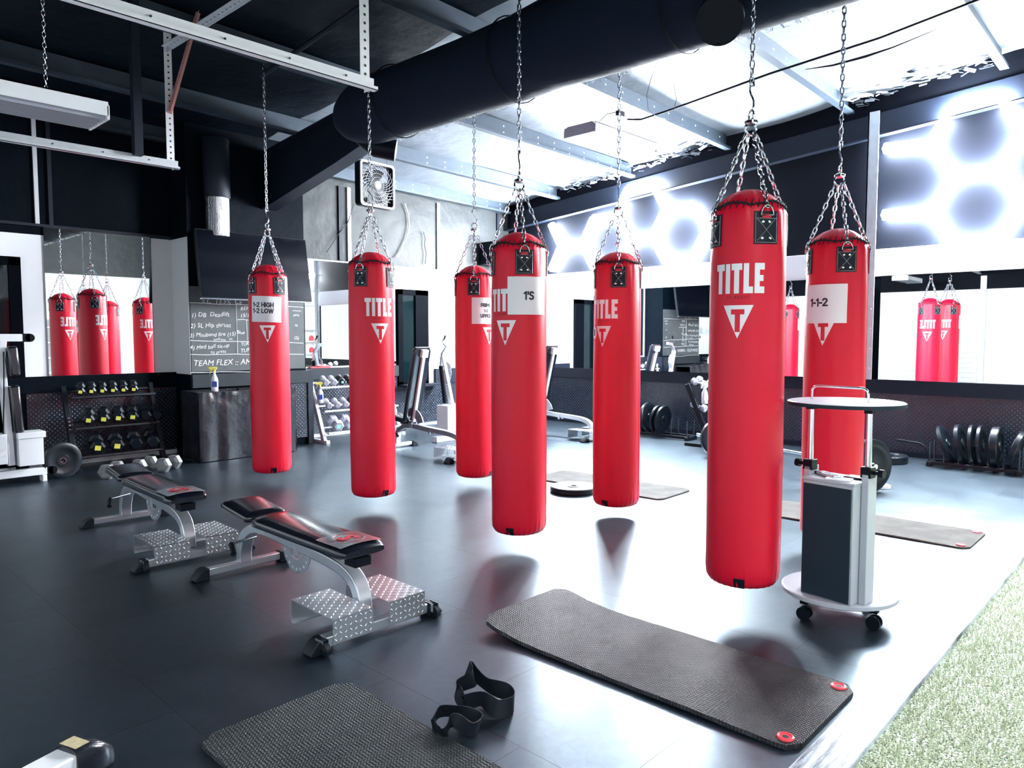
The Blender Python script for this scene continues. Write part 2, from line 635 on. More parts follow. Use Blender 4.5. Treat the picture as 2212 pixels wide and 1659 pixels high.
# tread-panel wainscots
struct(B().b2((XR - .03, 1.0, .06), (XR, YB, .78)).obj('wall_right_wainscot', 'stud_r'))
struct(B().b2((XR - .07, -1.5, .78), (XR, YB, .953)).obj('trim_3', 'steel_dark', bevel=.004))
struct(B().b2((XR - .05, -1.5, 0), (XR, YB, .06)).obj('baseboard_right', 'steel_dark'))
struct(B().b2((XR - .03, -1.5, .06), (XR, 1.0, .78)).obj('wall_right_wainscot_near', 'stud_r'))
struct(B().b2((XL, YB - .03, .06), (3.85, YB, .86)).obj('wall_back_wainscot_left', 'stud_b'))
struct(B().b2((XL, YB - .06, .86), (3.85, YB, 1.047)).obj('trim_4', 'wall_black', bevel=.004))
struct(B().b2((3.85, YC - .05, .86), (5.5, YC, 1.03)).obj('trim_5', 'charwood', bevel=.004))
struct(B().b2((4.95, YC - .03, .1), (5.45, YC, .86)).obj('wall_chalkboard_wainscot', 'stud_b'))
struct(B().b2((5.45, YC - .05, 0), (5.53, YB, 1.03)).obj('trim_6', 'steel_dark'))
struct(B().b2((5.53, YB - .03, .06), (7.4, YB, .86)).obj('wall_back_wainscot_middle', 'stud_b'))
struct(B().b2((5.53, YB - .06, .86), (7.4, YB, 1.03)).obj('trim_7', 'charwood', bevel=.004))
struct(B().b2((7.4, YB - .03, .06), (XR - .05, YB, .7)).obj('wall_back_wainscot_right', 'stud_b'))
struct(B().b2((8.2, YB - .05, .7), (XR - .07, YB, .95)).obj('trim_8', 'steel_dark'))
# white header band over the right mirrors
struct(B().b2((XR - .06, -1.5, 2.262), (XR, YB, 2.602)).obj('trim_9', 'white', bevel=.004))
# rake beam along the right wall
r = B()
y0, y1 = -1.5, YB
z0, z1 = 4.116 + (1.831 - y0) * .0832, 4.116 - (y1 - 1.831) * .0832
r.bar((XR - .012, y0, z0 + .15), (XR - .012, y1, z1 + .15), .02, .3)
r.bar((XR - .07, y0, z0), (XR - .07, y1, z1), .13, .014)
struct(r.obj('trim_10', 'steel_dark'))
# curb and turf
struct(B().b2((.5, .822, 0), (XR - .05, .976, .028)).obj('trim_11', 'kerb', bevel=.004))
tf = B().b2((XL, YN, .001), (XR - .05, .822, .006)).obj('turf', 'turf')
tag(tf, 'green artificial turf field beyond the pale painted curb, lower right', 'turf', kind='stuff')
v, f = [], []
rnd = random.Random(3)
for i in range(52000):
    x = 2.5 + 4.2 * rnd.random() ** 1.3
    y = .815 - 1.5 * rnd.random()
    if y < .82 - (x - 2.4) * .55 - .25 and x < 3:
        continue
    a = rnd.random() * PI
    hgt, wd = .012 + .012 * rnd.random(), .0022
    lx, ly = (rnd.random() - .5) * .018, (rnd.random() - .5) * .018
    n = len(v)
    v += [(x - wd * math.cos(a), y - wd * math.sin(a), .006), (x + wd * math.cos(a), y + wd * math.sin(a), .006), (x + lx, y + ly, .006 + hgt)]
    f.append((n, n + 1, n + 2))
o = B().add(v, f).obj('turf_blades', 'blade', parent=tf, smooth=0)
o['kind'] = 'stuff'

# roller door in the left wall (seen in the mirrors)
dr = B()
for i in range(21):
    dr.b2((XL + .002, 3.75, .02 + i * .12), (XL + .03 + .012 * (i % 2), 6.85, .135 + i * .12))
d = dr.obj('door_1', 'white')
struct(d)
B().b2((XL + .002, 3.62, 0), (XL + .07, 3.74, 2.95)).obj('door_frame', 'galv', parent=d)
B().b2((XL + .002, 6.86, 0), (XL + .07, 6.98, 3.0)).obj('door_frame', 'galv', parent=d)
# black framed door at far left
d = B()
d.b2((1.3, YB - .05, 0), (1.42, YB, 2.376)).b2((2.08, YB - .05, 0), (2.2, YB, 2.376)).b2((1.3, YB - .05, 2.28), (2.2, YB, 2.376))
d = struct(d.obj('door_2', 'frame_black', bevel=.003))
B().b2((1.42, YB - .03, .05), (2.08, YB - .02, 2.28)).obj('door_glass', 'glass', parent=d)
# dark window with thick black frame behind the second bag
d = B()
d.b2((7.4, YB - .06, .7), (7.5, YB, 2.27)).b2((7.76, YB - .06, .7), (8.04, YB, 2.27)).b2((7.4, YB - .06, 2.18), (8.04, YB, 2.27)).b2((7.4, YB - .06, .7), (8.04, YB, .76))
d = struct(d.obj('window_1', 'frame_black', bevel=.003))
B().b2((7.5, YB - .03, .76), (7.76, YB - .02, 2.18)).obj('window_pane', 'glass', parent=d)


# mirrors
def mirror(name, label, lo, hi, axis, tilt=0, group=None):
    c = [(a + b_) / 2 for a, b_ in zip(lo, hi)]
    s = [b_ - a for a, b_ in zip(lo, hi)]
    t = thing('wall_mirror', label, 'mirror', c, tilt, group)
    if axis == 0:
        B().box((-.004, 0, 0), (.004, s[1], s[2])).obj('mirror_glass', 'mirror', t)
        B().box((.002, 0, 0), (.006, s[1], s[2])).obj('backing_board', 'black', t)
    else:
        B().box((0, -.004, 0), (s[0], .004, s[2])).obj('mirror_glass', 'mirror', t)
        B().box((0, .002, 0), (s[0], .006, s[2])).obj('backing_board', 'black', t)
    return t


mirror('m', 'long gym mirror on right wall left of the steel column', (XR - .08, 3.27, .955), (XR - .07, 9.45, 2.26), 0, math.radians(-.55))
mirror('m', 'gym mirror on right wall between the steel column and photo edge', (XR - .05, -1.4, .955), (XR - .04, 3.02, 2.26), 0, math.radians(.7))
mirror('m', 'tall mirror on far left wall above the black tagged dumbbell rack', (2.437, YB - .02, 1.05), (3.59, YB - .01, 2.728), 1)
mirror('m', 'narrow mirror behind the dumbbell rack with the mint tags', (5.55, YB - .02, 1.06), (7.39, YB - .01, 2.62), 1)
# steel column
c = B()
c.b2((XR - .16, 3.075, .955), (XR - .145, 3.205, 4.3)).b2((XR - .145, 3.135, .955), (XR - .08, 3.145, 4.3)).b2((XR - .16, 3.19, .955), (XR - .10, 3.205, 4.3))
c = tag(c.obj('steel_column', 'galv'), 'tall galvanized steel column against the right wall between two mirrors', 'column')
b = B()
for z in (1.1, 1.35, 1.6, 1.85, 2.1):
    b.cyl((XR - .165, 3.1, z), (XR - .155, 3.1, z), .009, 8)
b.obj('bolt', 'chrome', c)
# right wall upper girt strip

# ---------------------------------------------------------------- roof steel
PUR = [9.5, 8.32, 6.78, 5.15, 3.47, 1.82, .17, -1.5, -3.2, -4.9]
order = ['nearest the far wall', 'second from the far wall', 'third from the far wall', 'fourth from the far wall, over the louvered light', 'fifth from the far wall, over the middle bag',
         'sixth from the far wall, at upper right', 'seventh from the far wall', 'eighth from the far wall', 'ninth from the far wall', 'farthest from the far wall']
for i, y in enumerate(PUR):
    zt = lambda x: deck(x, y) - .02
    p = B()
    xa, xb = XL, XR - .13
    for dz, dy, w_, h_ in ((-.11, 0, .012, .22), (-.005, .04, .09, .012), (-.215, -.04, .09, .012)):
        p.bar((xa, y + dy, zt(xa) + dz), (xb, y + dy, zt(xb) + dz), w_, h_)
    p.bar((xa, y - .08, zt(xa) - .2), (xb, y - .08, zt(xb) - .2), .006, .03)
    o = tag(p.obj('roof_purlin', 'galv_dull', smooth=0), 'long steel roof purlin, ' + order[i], 'beam', 'roof purlins')
    hb = B()
    for x in [7.0 + .34 * q for q in range(9)]:
        for dz in (-.07, -.15):
            hb.cyl((x, y - .008, zt(x) + dz), (x, y - .0075, zt(x) + dz), .011, 8)
    hb.obj('bolt_hole', 'print_w', o)  # light showing through the holes, painted as white discs
# main rafter (tapered I beam)
XF = 4.95
rb = B()
ys = [9.58, 8.4, 7.4, 6.4, 5.4, 0, -6]
zb = lambda y: deck(XF, y) - .24 - (.56 if y > 7.4 else max(.32, .56 - (7.4 - y) * .12)) - max(0, (y - 7.4)) * .095
tops = [Vector((XF, y, deck(XF, y) - .24)) for y in ys]
bots = [Vector((XF, y, zb(y))) for y in ys]
for i in range(len(ys) - 1):
    a, b_, c, d = tops[i], tops[i + 1], bots[i + 1], bots[i]
    e = Vector((.006, 0, 0))
    rb.add([a - e, b_ - e, c - e, d - e, a + e, b_ + e, c + e, d + e], [(0, 1, 2, 3), (7, 6, 5, 4), (0, 4, 5, 1), (3, 2, 6, 7)])
    rb.bar(d, c, .2, .016)
    rb.bar(a, b_, .2, .016)
tag(rb.obj('roof_rafter', 'steel_dark', smooth=0), 'deep navy painted steel rafter crossing the hall above the bags', 'beam')
# haunch column under rafter end, dark, and flexible duct
tag(B().b2((4.72, YB - .28, 3.0), (5.06, YB - .001, 3.3)).b2((4.83, YB - .2, 2.6), (4.98, YB - .001, 3.02)).obj('steel_bracket', 'galv_dull', bevel=.004), 'grey steel bracket under the far end of the rafter', 'bracket')
fx = B()
c0 = px(470, 462, 1, 8.98)
pts = [(0, -.30), (0, -.1), (0, .1), (.03, .22), (.1, .3)]
prof = []
for i in range(48):
    z = -.28 + .5 * i / 47
    prof.append((.135 + (.006 if i % 2 else 0), z))
fx.lathe(prof, 28, c0)
t = tag(fx.obj('flexible_duct', 'flex', smooth=60), 'shiny silver flexible duct stub above the television', 'duct')
fc = B().lathe([(.15, .19), (.155, .2), (.155, .9), (.15, .91)], 28, c0)
fc.obj('duct_collar', 'steel_dark', t)

# big fabric duct
DX, DZ, DR = 4.38, 3.70, .305
dc = B()
prof = []
ya, yb = 6.55, -5.8
n = 130
rg = []
for i in range(n + 1):
    y = ya + (yb - ya) * i / n
    e = 1
    if i < 6:
        e = math.sqrt(max(.02, 1 - (1 - i / 6) ** 2))
    ring_ = []
    for k in range(40):
        t = 2 * PI * k / 40
        wob = 1 + .012 * math.sin(3 * t + y * 2.3) + .01 * math.sin(y * 7 + 2 * t) + (.02 * abs(math.sin(y * PI / 1.25)) if True else 0)
        ring_.append(Vector((DX + DR * e * wob * math.cos(t), y, DZ + DR * e * wob * math.sin(t))))
    rg.append(ring_)
dct = thing('ventilation_duct', 'fat black fabric air duct hanging the length of the hall', 'duct', (0, 0, 0))
dc.rings(rg).obj('duct_body', 'duct', dct, smooth=70)
nz = B()
c0 = Vector((DX - .12, 2.25, 3.50))
dirn = Vector((-.75, -.35, -.5)).normalized()
nz.tube([c0, c0 + dirn * .36], .135, 28, cap=False)
nz.tube([c0 + dirn * .355, c0 + dirn * .36, c0 + dirn * .3], [.135, .12, .118], 28, cap=True)
nz.obj('duct_outlet', 'black', dct)
nz = B()
c1 = px(815, 318, 0, 4.5)
nz.tube([c1 + Vector((-.1, .1, .12)), c1, c1 + Vector((.14, -.12, -.03))], .105, 24)
nz.obj('duct_outlet', 'black', dct)
for y in (5.6, 4.1, 2.6, 1.1, -.6):
    hg = B()
    pts = [Vector((DX + .33 * math.cos(t), y, DZ + .33 * math.sin(t))) for t in [2 * PI * k / 28 for k in range(28)]]
    hg.tube(pts, .006, 6, closed=True)
    hg.obj('support_hoop', 'black', dct)
fr = B()
rr = random.Random(5)
for i in range(260):
    y = 5.9 - 6.2 * rr.random()
    t = -.35 - .9 * rr.random() * .4 - .5
    p = Vector((DX + DR * math.cos(t), y, DZ + DR * math.sin(t)))
    fr.tube([p, p + Vector((.02 * rr.random(), .03 * (rr.random() - .5), -.012 - .02 * rr.random())), p + Vector((.03, .05 * (rr.random() - .5), -.03 * rr.random()))], .0015, 3)
fz = fr.obj('lint_fringe', 'flex', dct)
fz['kind'] = 'stuff'

# bag rail under the purlins, row one; row two hangs from the rafter
RX = 3.74
rail_z = lambda y: deck(RX, y) - .27
tag(B().tube([(RX, 7.0, rail_z(7.0)), (RX, -5.0, rail_z(-5.0))], .024, 12).obj('hanging_rail', 'steel_dark'), 'dark pipe rail under the roof carrying the nearer row of bags', 'rail')


# perforated garage-door track frames
def track(y, xe, label, hang_x, brace):
    t = thing('door_track', label, 'track', (0, y, 3.0), 0, 'overhead door tracks')
    L = B()
    x0 = XL + .05
    L.b2((x0, -.004, 0), (xe, .0, .075)).b2((x0, -.045, -.004), (xe, 0, 0)).b2((x0, -.045, -.004), (xe, -.041, .018))
    L.obj('rail', 'white_metal' if y < 5 else 'galv', t)
    for q in range(9):
        B().cyl((x0 + .3 + q * .37, -.009, .045), (x0 + .3 + q * .37, -.004, .045), .006, 6).obj('bolt', 'ink', t)
    zt = deck(hang_x, y) - 3.0 - .05
    h = B()
    h.b2((hang_x - .075, -.0, 0), (hang_x - .005, .004, zt)).b2((hang_x - .009, 0, 0), (hang_x - .005, .06, zt))
    h.obj('hanger', 'white_metal', t)
    hl = B()
    for q in range(int(zt / .05)):
        hl.cyl((hang_x - .04, -.0015, .04 + q * .05), (hang_x - .04, .0, .04 + q * .05), .009, 6)
    hl.obj('hanger_hole', 'ink', t)
    return t


t1 = track(3.78, 2.76, 'bright painted overhead door track crossing the top left of the photo', 2.74, None)
t2 = track(6.8, 2.81, 'galvanized overhead door track lower in the top left, behind the first', 2.79, None)
# slanted perforated braces between tracks and roof
a, b_ = px(425, 50, 0, 2.78), px(366, 240, 0, 2.78)


def perforated(name, a, b_, label, m, w_=.045):
    t = thing('perforated_strut', label, 'strut', (0, 0, 0), 0)
    a, b_ = Vector(a), Vector(b_)
    B().bar(a, b_, w_, .004).bar(a + Vector((0, 0, -.02)), b_ + Vector((0, 0, -.02)), .004, .04).obj('angle_iron', m, t)
    d = (b_ - a)
    n = int(d.length / .06)
    h = B()
    sx = d.normalized().cross(Vector((0, 0, 1))).normalized()
    nz_ = sx.cross(d.normalized())
    for i in range(n):
        c = a + d * ((i + .5) / n)
        for s_ in (-1, 1):
            h.cyl(c + nz_ * s_ * .0025, c + nz_ * s_ * .0035, .011, 6)
    h.obj('hole', 'ink', t)
    return t


perforated('p', px(428, 22, 1, 6.72), px(366, 240, 1, 6.76), 'short reddish perforated strut slanting beside the upper left track', 'pinkprimer', .095)
perforated('p', px(360, 103, 1, 6.74), px(560, -24, 1, 5.3), 'grey perforated strut rising towards the roof at top left', 'galv', .10)
pp_ = px(298, 336, 1, 6.74)
tag(B().bar(pp_, (pp_.x, pp_.y, deck(pp_.x, pp_.y) - .03), .07, .07).obj('steel_post', 'steel_dark'), 'dark square hanger post behind the white ceiling light', 'post')

# dark service cable along the bright roof bay
pts = [px(1355, 258, 2, 4.1), px(1385, 258, 2, 4.08), px(1440, 240, 2, 4.1), px(1660, 160, 2, 4.2), px(1900, 82, 2, 4.26), px(2150, -15, 2, 4.4), px(2330, -90, 2, 4.45)]
tag(B().tube(pts, .012, 8).obj('cable', 'black', smooth=60), 'black cable strung under the purlins across the bright roof', 'cable')
pts = [px(1740, 150, 2, 4.52), px(1800, 141, 2, 4.46), px(1870, 122, 2, 4.46), px(1930, 102, 2, 4.5), px(2060, 48, 2, 4.58)]  # dark tear in the roof facing, drawn as a tapered black strip
tag(B().tube(pts, [.004, .012, .016, .010, .002], 8).obj('cable', 'black', smooth=60), 'dark lens-shaped roof tear below the longer cable, top right', 'cable')
tag(B().bar(px(1335, 297, 2, 4.37), px(1404, 273, 2, 4.43), .03, .03).obj('roof_slot', 'black'), 'short black slot in the roof beside the louvered light', 'roof_slot')  # dark slot in the roof, drawn as a thin black bar
pts = [px(x, y, 1, 4.5) for x, y in ((1420, 132), (1406, 170), (1397, 205), (1400, 235), (1418, 252), (1437, 257), (1455, 240), (1461, 215), (1455, 180), (1433, 130))]
tag(B().tube(pts, .0035, 6).obj('wire_loop', 'galv_dull', smooth=70), 'thin wire loop dangling under the roof near the middle', 'wire')
# ragged insulation edges over the right wall
for q, (ya, yb) in enumerate(((6.7, 5.25), (3.4, 1.9), (8.2, 6.9))):
    v, f = [], []
    rr = random.Random(q)
    n = 60
    b_ = B()
    for i in range(70):
        y = ya + (yb - ya) * rr.random()
        x = XR - .03 - .5 * rr.random() ** 2
        z = deck(x, y) - .06 - .09 * rr.random()
        s_ = .03 + .06 * rr.random()
        b_.box((x, y, z), (s_ * .7, s_ * 1.6, .003), Rz(rr.random() * .6) @ Rx(rr.random() - .5) @ Ry(rr.random() * 1.2 - .6))
    o = tag(b_.obj('torn_insulation', 'ceil', smooth=0), ['ragged torn insulation facing above the hexagon lights behind the middle bags', 'ragged torn insulation facing above the large right hexagon light', 'ragged torn insulation facing in the farthest right corner bay'][q], 'insulation', kind='stuff')


# ---------------------------------------------------------------- light fixtures
def louver_lamp(name, label, c, L, Wd, mbody, lit, chains):
    """c = centre of underside, long side along X"""
    t = thing('ceiling_light', label, 'ceiling light', c, 0)
    h = .11
    b_ = B()
    b_.b2((-L / 2, -Wd / 2, .02), (L / 2, -Wd / 2 + .012, h)).b2((-L / 2, Wd / 2 - .012, .02), (L / 2, Wd / 2, h)).b2((-L / 2, -Wd / 2, h - .01), (L / 2, Wd / 2, h))
    poly = [(-Wd / 2, 0), (Wd / 2, 0), (Wd / 2, h * .7), (Wd / 2 - .05, h + .01), (-Wd / 2 + .05, h + .01), (-Wd / 2, h * .7)]
    for s_ in (-1, 1):
        T = Matrix(((0, 0, 1, s_ * L / 2), (1, 0, 0, 0), (0, 1, 0, 0), (0, 0, 0, 1)))
        b_.prism(poly, -.006, .006, T)
    b_.obj('housing', mbody, t)
    s_ = B()
    n = 7
    for i in range(n):
        y = -Wd / 2 + .03 + (Wd - .06) * i / (n - 1)
        s_.b2((-L / 2 + .01, y - .003, .0), (L / 2 - .01, y + .003, .03))
    s_.obj('louver', 'greymetal', t)
    for i in range(4):
        y = -Wd / 2 + Wd * (i + .5) / 4
        B().cyl((-L / 2 + .02, y, .055), (L / 2 - .02, y, .055), .012, 10).obj('fluorescent_tube', 'lamptube' if lit else 'greymetal', t)
    for (dx, dy, top) in chains:
        cb = B()
        chain(cb, (dx, dy, h), (dx, dy, top - c[2]), .03, .036, .02, .0018, 4)
        cb.obj('hanging_chain', 'chain', t)
    return t


louver_lamp('l', 'white louvered ceiling light at the upper left below the tracks', (.95, 4.94, 2.78), 1.25, .34, 'white_metal', False, [(.35, 0, deck(1.3, 4.94) - .05), (-.3, 0, deck(.6, 4.94) - .05)])
lamp2 = louver_lamp('l', 'grey ended louvered ceiling light under the bright roof, centre right', (7.25, 5.22, 3.76), 1.25, .45, 'greymetal', True, [(-.4, 0, 4.25), (.45, 0, 4.22)])
cb = B().tube([px(1290, 285, 1, 5.22), px(1295, 262, 1, 5.2), px(1312, 246, 1, 5.15), px(1345, 240, 1, 5.1)], .006, 6)
co = cb.obj('power_cord', 'black', lamp2, smooth=70)
co.location = -Vector((7.25, 5.22, 3.76))
tag(B().box(px(1340, 246, 1, 5.06), (.12, .05, .06)).obj('junction_box', 'black', bevel=.004), 'small black junction box on the fourth purlin', 'box')


# hexagon LED lights on the right wall
def hexset(label, segs):
    y0, z0 = segs[0][0]
    t = thing('hexagon_light', label, 'wall light', (XR - .085, y0, z0), 0)
    nodes = set()
    for (a, b_) in segs:
        B().tube([(0, a[0] - y0, a[1] - z0), (0, b_[0] - y0, b_[1] - z0)], .066, 14).obj('led_tube', 'tube', t)  # tube drawn thicker than life so its shape takes in the bloom
        nodes.add((round(a[0], 3), round(a[1], 3)))
        nodes.add((round(b_[0], 3), round(b_[1], 3)))
    for (a, b_) in nodes:
        B().cyl((-.01, a - y0, b_ - z0), (.08, a - y0, b_ - z0), .03, 10).obj('connector', 'white_metal', t)
    return t


S = .463


def hexsegs(cy, cz):
    p = [(round(cy + S * math.cos(k * PI / 3), 3), round(cz + S * math.sin(k * PI / 3), 3)) for k in range(6)]
    return [(p[i], p[(i + 1) % 6]) for i in range(6)]


def uniq(sg):
    out, seen = [], []
    for a, b_ in sg:
        m = ((a[0] + b_[0]) / 2, (a[1] + b_[1]) / 2)
        if all(math.hypot(m[0] - q[0], m[1] - q[1]) > .1 for q in seen):
            seen.append(m)
            out.append((a, b_))
    return out


y_, z_ = 2.05, 3.81
sg = hexsegs(y_, z_) + hexsegs(y_ - .02, z_ - .802) + hexsegs(y_ - .705, z_ - .401)
sg += [((y_ + S, z_), (y_ + 2 * S + .05, z_ + .03)), ((y_ - .02 + S, z_ - .802), (y_ + 2 * S + .04, z_ - .79))]
hexset('large glowing white hexagon wall lights right of the steel column', uniq(sg))
y_, z_ = 6.62, 3.47
sg = hexsegs(y_, z_) + hexsegs(y_ - .695, z_ - .401) + hexsegs(y_ + .695, z_ - .401)
sg += [((y_ + .695 + S, z_ - .401), (y_ + .695 + 2 * S, z_ - .401)), ((y_ + .695 + 2 * S, z_ - .401), (y_ + .695 + 2.5 * S, z_)), ((y_ + .695 + 2 * S, z_ - .401), (y_ + .695 + 2.5 * S, z_ - .802))]
hexset('smaller looking glowing hexagon wall lights behind the middle bags', uniq(sg))

# ================================================================ punching bags
BR, BL = .193, 2.1


def br(t, z):
    """radius factor of the bag skin: soft bulges, gathers near lacing and bottom"""
    f = 1 + .010 * math.sin(2.2 * z + 1.3 * math.cos(t)) + .006 * math.sin(5 * t + 3 * z)
    top = max(0, (z - 1.72) / .38)
    f += top * (.022 * math.sin(7 * t + 2 * math.sin(3 * z)) + .016 * math.sin(13 * t + 5 * z) + .008 * math.sin(29 * t - 4 * z))
    f += max(0, (z - 2.0) / .1) * .05 * math.sin(11 * t + 1.5 * math.sin(3 * t))
    bot = max(0, (.13 - z) / .13)
    f += bot * .022 * math.sin(30 * t)
    f -= .035 * top
    return f


def wrap(v, a0, z0, eps):
    """lay flat (u, w) artwork on the bag round local angle a0, height z0; u runs to the viewer's right"""
    out = []
    for p in v:
        a = a0 + p[0] / BR
        z = z0 + p[1]
        r = BR * br(a, z) + eps
        out.append((r * math.cos(a), r * math.sin(a), z))
    return out


def grid_rect(u0, u1, w0, w1, nu=None, nw=None):
    nu = nu or max(1, int((u1 - u0) / .012))
    nw = nw or max(1, int((w1 - w0) / .03))
    v = [(u0 + (u1 - u0) * i / nu, w0 + (w1 - w0) * j / nw) for j in range(nw + 1) for i in range(nu + 1)]
    f = [(j * (nu + 1) + i, j * (nu + 1) + i + 1, (j + 1) * (nu + 1) + i + 1, (j + 1) * (nu + 1) + i) for j in range(nw) for i in range(nu)]
    return v, f


def title_rects():
    """block letters T I T L E, cap height 1, as rectangles (x0, x1, y0, y1)"""
    R = []
    x = 0
    W_, s, g, bar = .40, .19, .055, .22
    for ch in 'TITLE':
        if ch == 'T':
            R += [(x, x + W_, 1 - bar, 1), (x + (W_ - s) / 2, x + (W_ + s) / 2, 0, 1 - bar)]
            x += W_ + g
        elif ch == 'I':
            R += [(x, x + s, 0, 1)]
            x += s + g
        elif ch == 'L':
            R += [(x, x + s, 0, 1), (x + s, x + .34, 0, bar)]
            x += .34 + g
        else:
            R += [(x, x + s, 0, 1), (x + s, x + .37, 0, bar), (x + s, x + .37, 1 - bar, 1), (x + s, x + .33, .40, .60)]
            x += .37
    return R, x


def make_bag():
    t = thing('punching_bag', 'x', 'punching bag', (0, 0, 0), 0, 'red punching bags')
    prof = [(0, .008), (.08, .003), (.14, .006), (.172, .018), (.188, .045), (.193, .09)]
    prof = [(r, z) for r, z in prof] + [(.193, .09 + .052 * i) for i in range(1, 38)]
    prof = prof[:-2] + [(.193, 1.955), (.190, 1.985), (.180, 2.012), (.160, 2.035), (.130, 2.062), (.095, 2.085), (.05, 2.102), (0.001, 2.108)]
    B().lathe(prof, 96, rf=br).obj('bag_body', 'red', t, smooth=60)
    # lacing just below the rim
    lb = B()
    pts = []
    for k in range(96):
        a = 2 * PI * k / 96
        z = 2.012 + .008 * math.sin(5 * a) + .004 * (-1) ** k
        r = (.181 - .55 * (z - 2.012)) * br(a, z) + .003
        pts.append((r * math.cos(a), r * math.sin(a), z))
    lb.tube(pts, .0065, 6, closed=True)
    for k in range(32):
        a = 2 * PI * k / 32
        v = [(q[0] * f_, q[1] * f_, q[2]) for q, f_ in zip(wrap([(-.004, -.024), (.010, .022)], a, 2.012, .003), (.975, .905))]
        lb.tube(v, .0025, 4)
    lb.obj('lacing', 'lace', t)
    # side seam
    sb = B()
    a = math.radians(22 + 45)
    sb.tube(wrap([(0, z) for z in [.06 + .04 * i for i in range(49)]], a, 0, .0005), .0022, 5)
    sb.obj('side_seam', 'seam_red', t)
    # bottom strap tab
    B().add([(p_[0] * k_, p_[1] * k_, p_[2]) for p_, k_ in zip(wrap([(-.028, 0), (.028, 0), (.028, .03), (-.028, .03), (.028, .055), (-.028, .055)], math.radians(-30), .016, .003), (.89, .89, .985, .985, 1, 1))], [(0, 1, 2, 3), (3, 2, 4, 5)]).obj('bottom_tab', 'leather', t)
    # leather patches with D rings, rivets and cross stitching
    for k in range(4):
        a0 = k * PI / 2
        v, f = grid_rect(-.062, .062, -.082, .082, 8, 5)
        n = len(v)
        fo = wrap(v, a0, 1.885, .006)
        bi = wrap(v, a0, 1.885, .0005)
        edge = list(range(0, 9)) + [9 * j + 8 for j in range(1, 6)] + [45 + i for i in range(7, -1, -1)] + [9 * j for j in range(4, 0, -1)]
        ff = f + [(edge[i], edge[i - 1], edge[i - 1] + n, edge[i] + n) for i in range(len(edge))]
        p = B().add(fo + bi, ff).obj('strap_patch', 'leather', t)
        for u, w_ in ((-.018, .03), (.018, .03), (-.022, -.052), (.022, -.052)):
            c = Vector(wrap([(u, w_)], a0, 1.885, .006)[0])
            d = Vector((math.cos(a0 + u / BR), math.sin(a0 + u / BR), 0))
            B().tube([c - d * .002, c + d * .001, c + d * .003], [.008, .008, .004], 10).obj('rivet', 'chrome', p)
        st = B()
        for q in (((-.046, .042), (.046, -.066)), ((.046, .042), (-.046, -.066)), ((-.055, .075), (-.055, -.075)), ((.055, .075), (.055, -.075)), ((-.055, -.075), (.055, -.075)), ((-.055, .046), (.055, .046))):
            st.tube(wrap([(q[0][0] + (q[1][0] - q[0][0]) * i / 6, q[0][1] + (q[1][1] - q[0][1]) * i / 6) for i in range(7)], a0, 1.885, .0068), .0009, 4)
        st.obj('stitching', 'galv', p)
        v2, f2 = grid_rect(-.024, .024, .048, .066, 4, 1)
        B().add(wrap(v2, a0, 1.885, .009), f2).obj('webbing', 'red', p)
        d = Vector((math.cos(a0), math.sin(a0), 0))
        rgt = Vector((-math.sin(a0), math.cos(a0), 0))
        c = d * (BR * .97 + .012) + Vector((0, 0, 1.945))
        pts = [c + rgt * (.034 * math.cos(q)) + Vector((0, 0, .052 * math.sin(q))) for q in [PI * i / 12 for i in range(13)]]
        B().tube(pts + [c - rgt * .034], .0042, 8, closed=True).obj('d_ring', 'chrome', p)
        # strap chain: up the skin, over the rim and in to the swivel ring
        ch = B()
        top = c + Vector((0, 0, .052))
        rim = d * .160 + Vector((0, 0, 2.075))
        chain(ch, top - Vector((0, 0, .01)), rim, .036, .05, .028, .0042)
        chain(ch, rim, d * .03 + Vector((0, 0, 2.40)), .042, .053, .03, .0044)
        ch.obj('strap_chain', 'chain', t)
    hb = B()
    ring(hb, (0, 0, 2.425), .034, .0065, (1, .2, 0))
    hb.lathe([(.026, 2.445), (.034, 2.452), (.034, 2.463), (.022, 2.472)], 16)
    ring(hb, (0, 0, 2.495), .026, .0055, (0, 1, 0))
    hb.obj('swivel_ring', 'chrome', t)
    # S hook
    pts = [(.0, 0, 2.515 + .0), (.022, 0, 2.53), (.026, 0, 2.555), (.012, 0, 2.58), (-.006, 0, 2.60), (-.02, 0, 2.625), (-.018, 0, 2.652), (0, 0, 2.665), (.02, 0, 2.655), (.024, 0, 2.635)]
    B().tube(pts, .0055, 8).obj('s_hook', 'chrome', t)
    # printed logo, both sides
    for a0 in (math.radians(-40), math.radians(140)):
        R, wtot = title_rects()
        H, Wd = .152, .262
        lg = B()
        for (x0, x1, yA, yB) in R:
            v, f = grid_rect((x0 / wtot - .5) * Wd, (x1 / wtot - .5) * Wd, yA * H, yB * H)
            lg.add(wrap(v, a0, 1.555, .0014), f)
        # triangle with a T cut out: white triangle strips, then the red letter over it
        N = 12
        for j in range(N):
            w1, w2 = .17 * j / N, .17 * (j + 1) / N
            v = []
            for w_ in (w1, w2):
                hw = .078 * w_ / .17
                v += [(-hw + 2 * hw * i / 8, w_ + 1.325) for i in range(9)]
            f = [(i, i + 1, 10 + i, 9 + i) for i in range(8)]
            lg.add(wrap(v, a0, 0, .0014), f)
        lg.obj('printed_logo', 'print_w', t)
        tt = B()
        for (u0, u1, w0, w1) in ((-.034, .034, 1.448, 1.474), (-.013, .013, 1.38, 1.448), (-.013, .013, 1.358, 1.38)):
            v, f = grid_rect(u0, u1, w0, w1)
            tt.add(wrap(v, a0, 0, .0028), f)
        tt.obj('logo_letter', 'red', t)
        v, f = text_mesh('C L A S S I C', .022, 0)
        B().add(wrap(v, a0, 1.535, .0016), f).obj('small_lettering', 'ink', t)
    return t


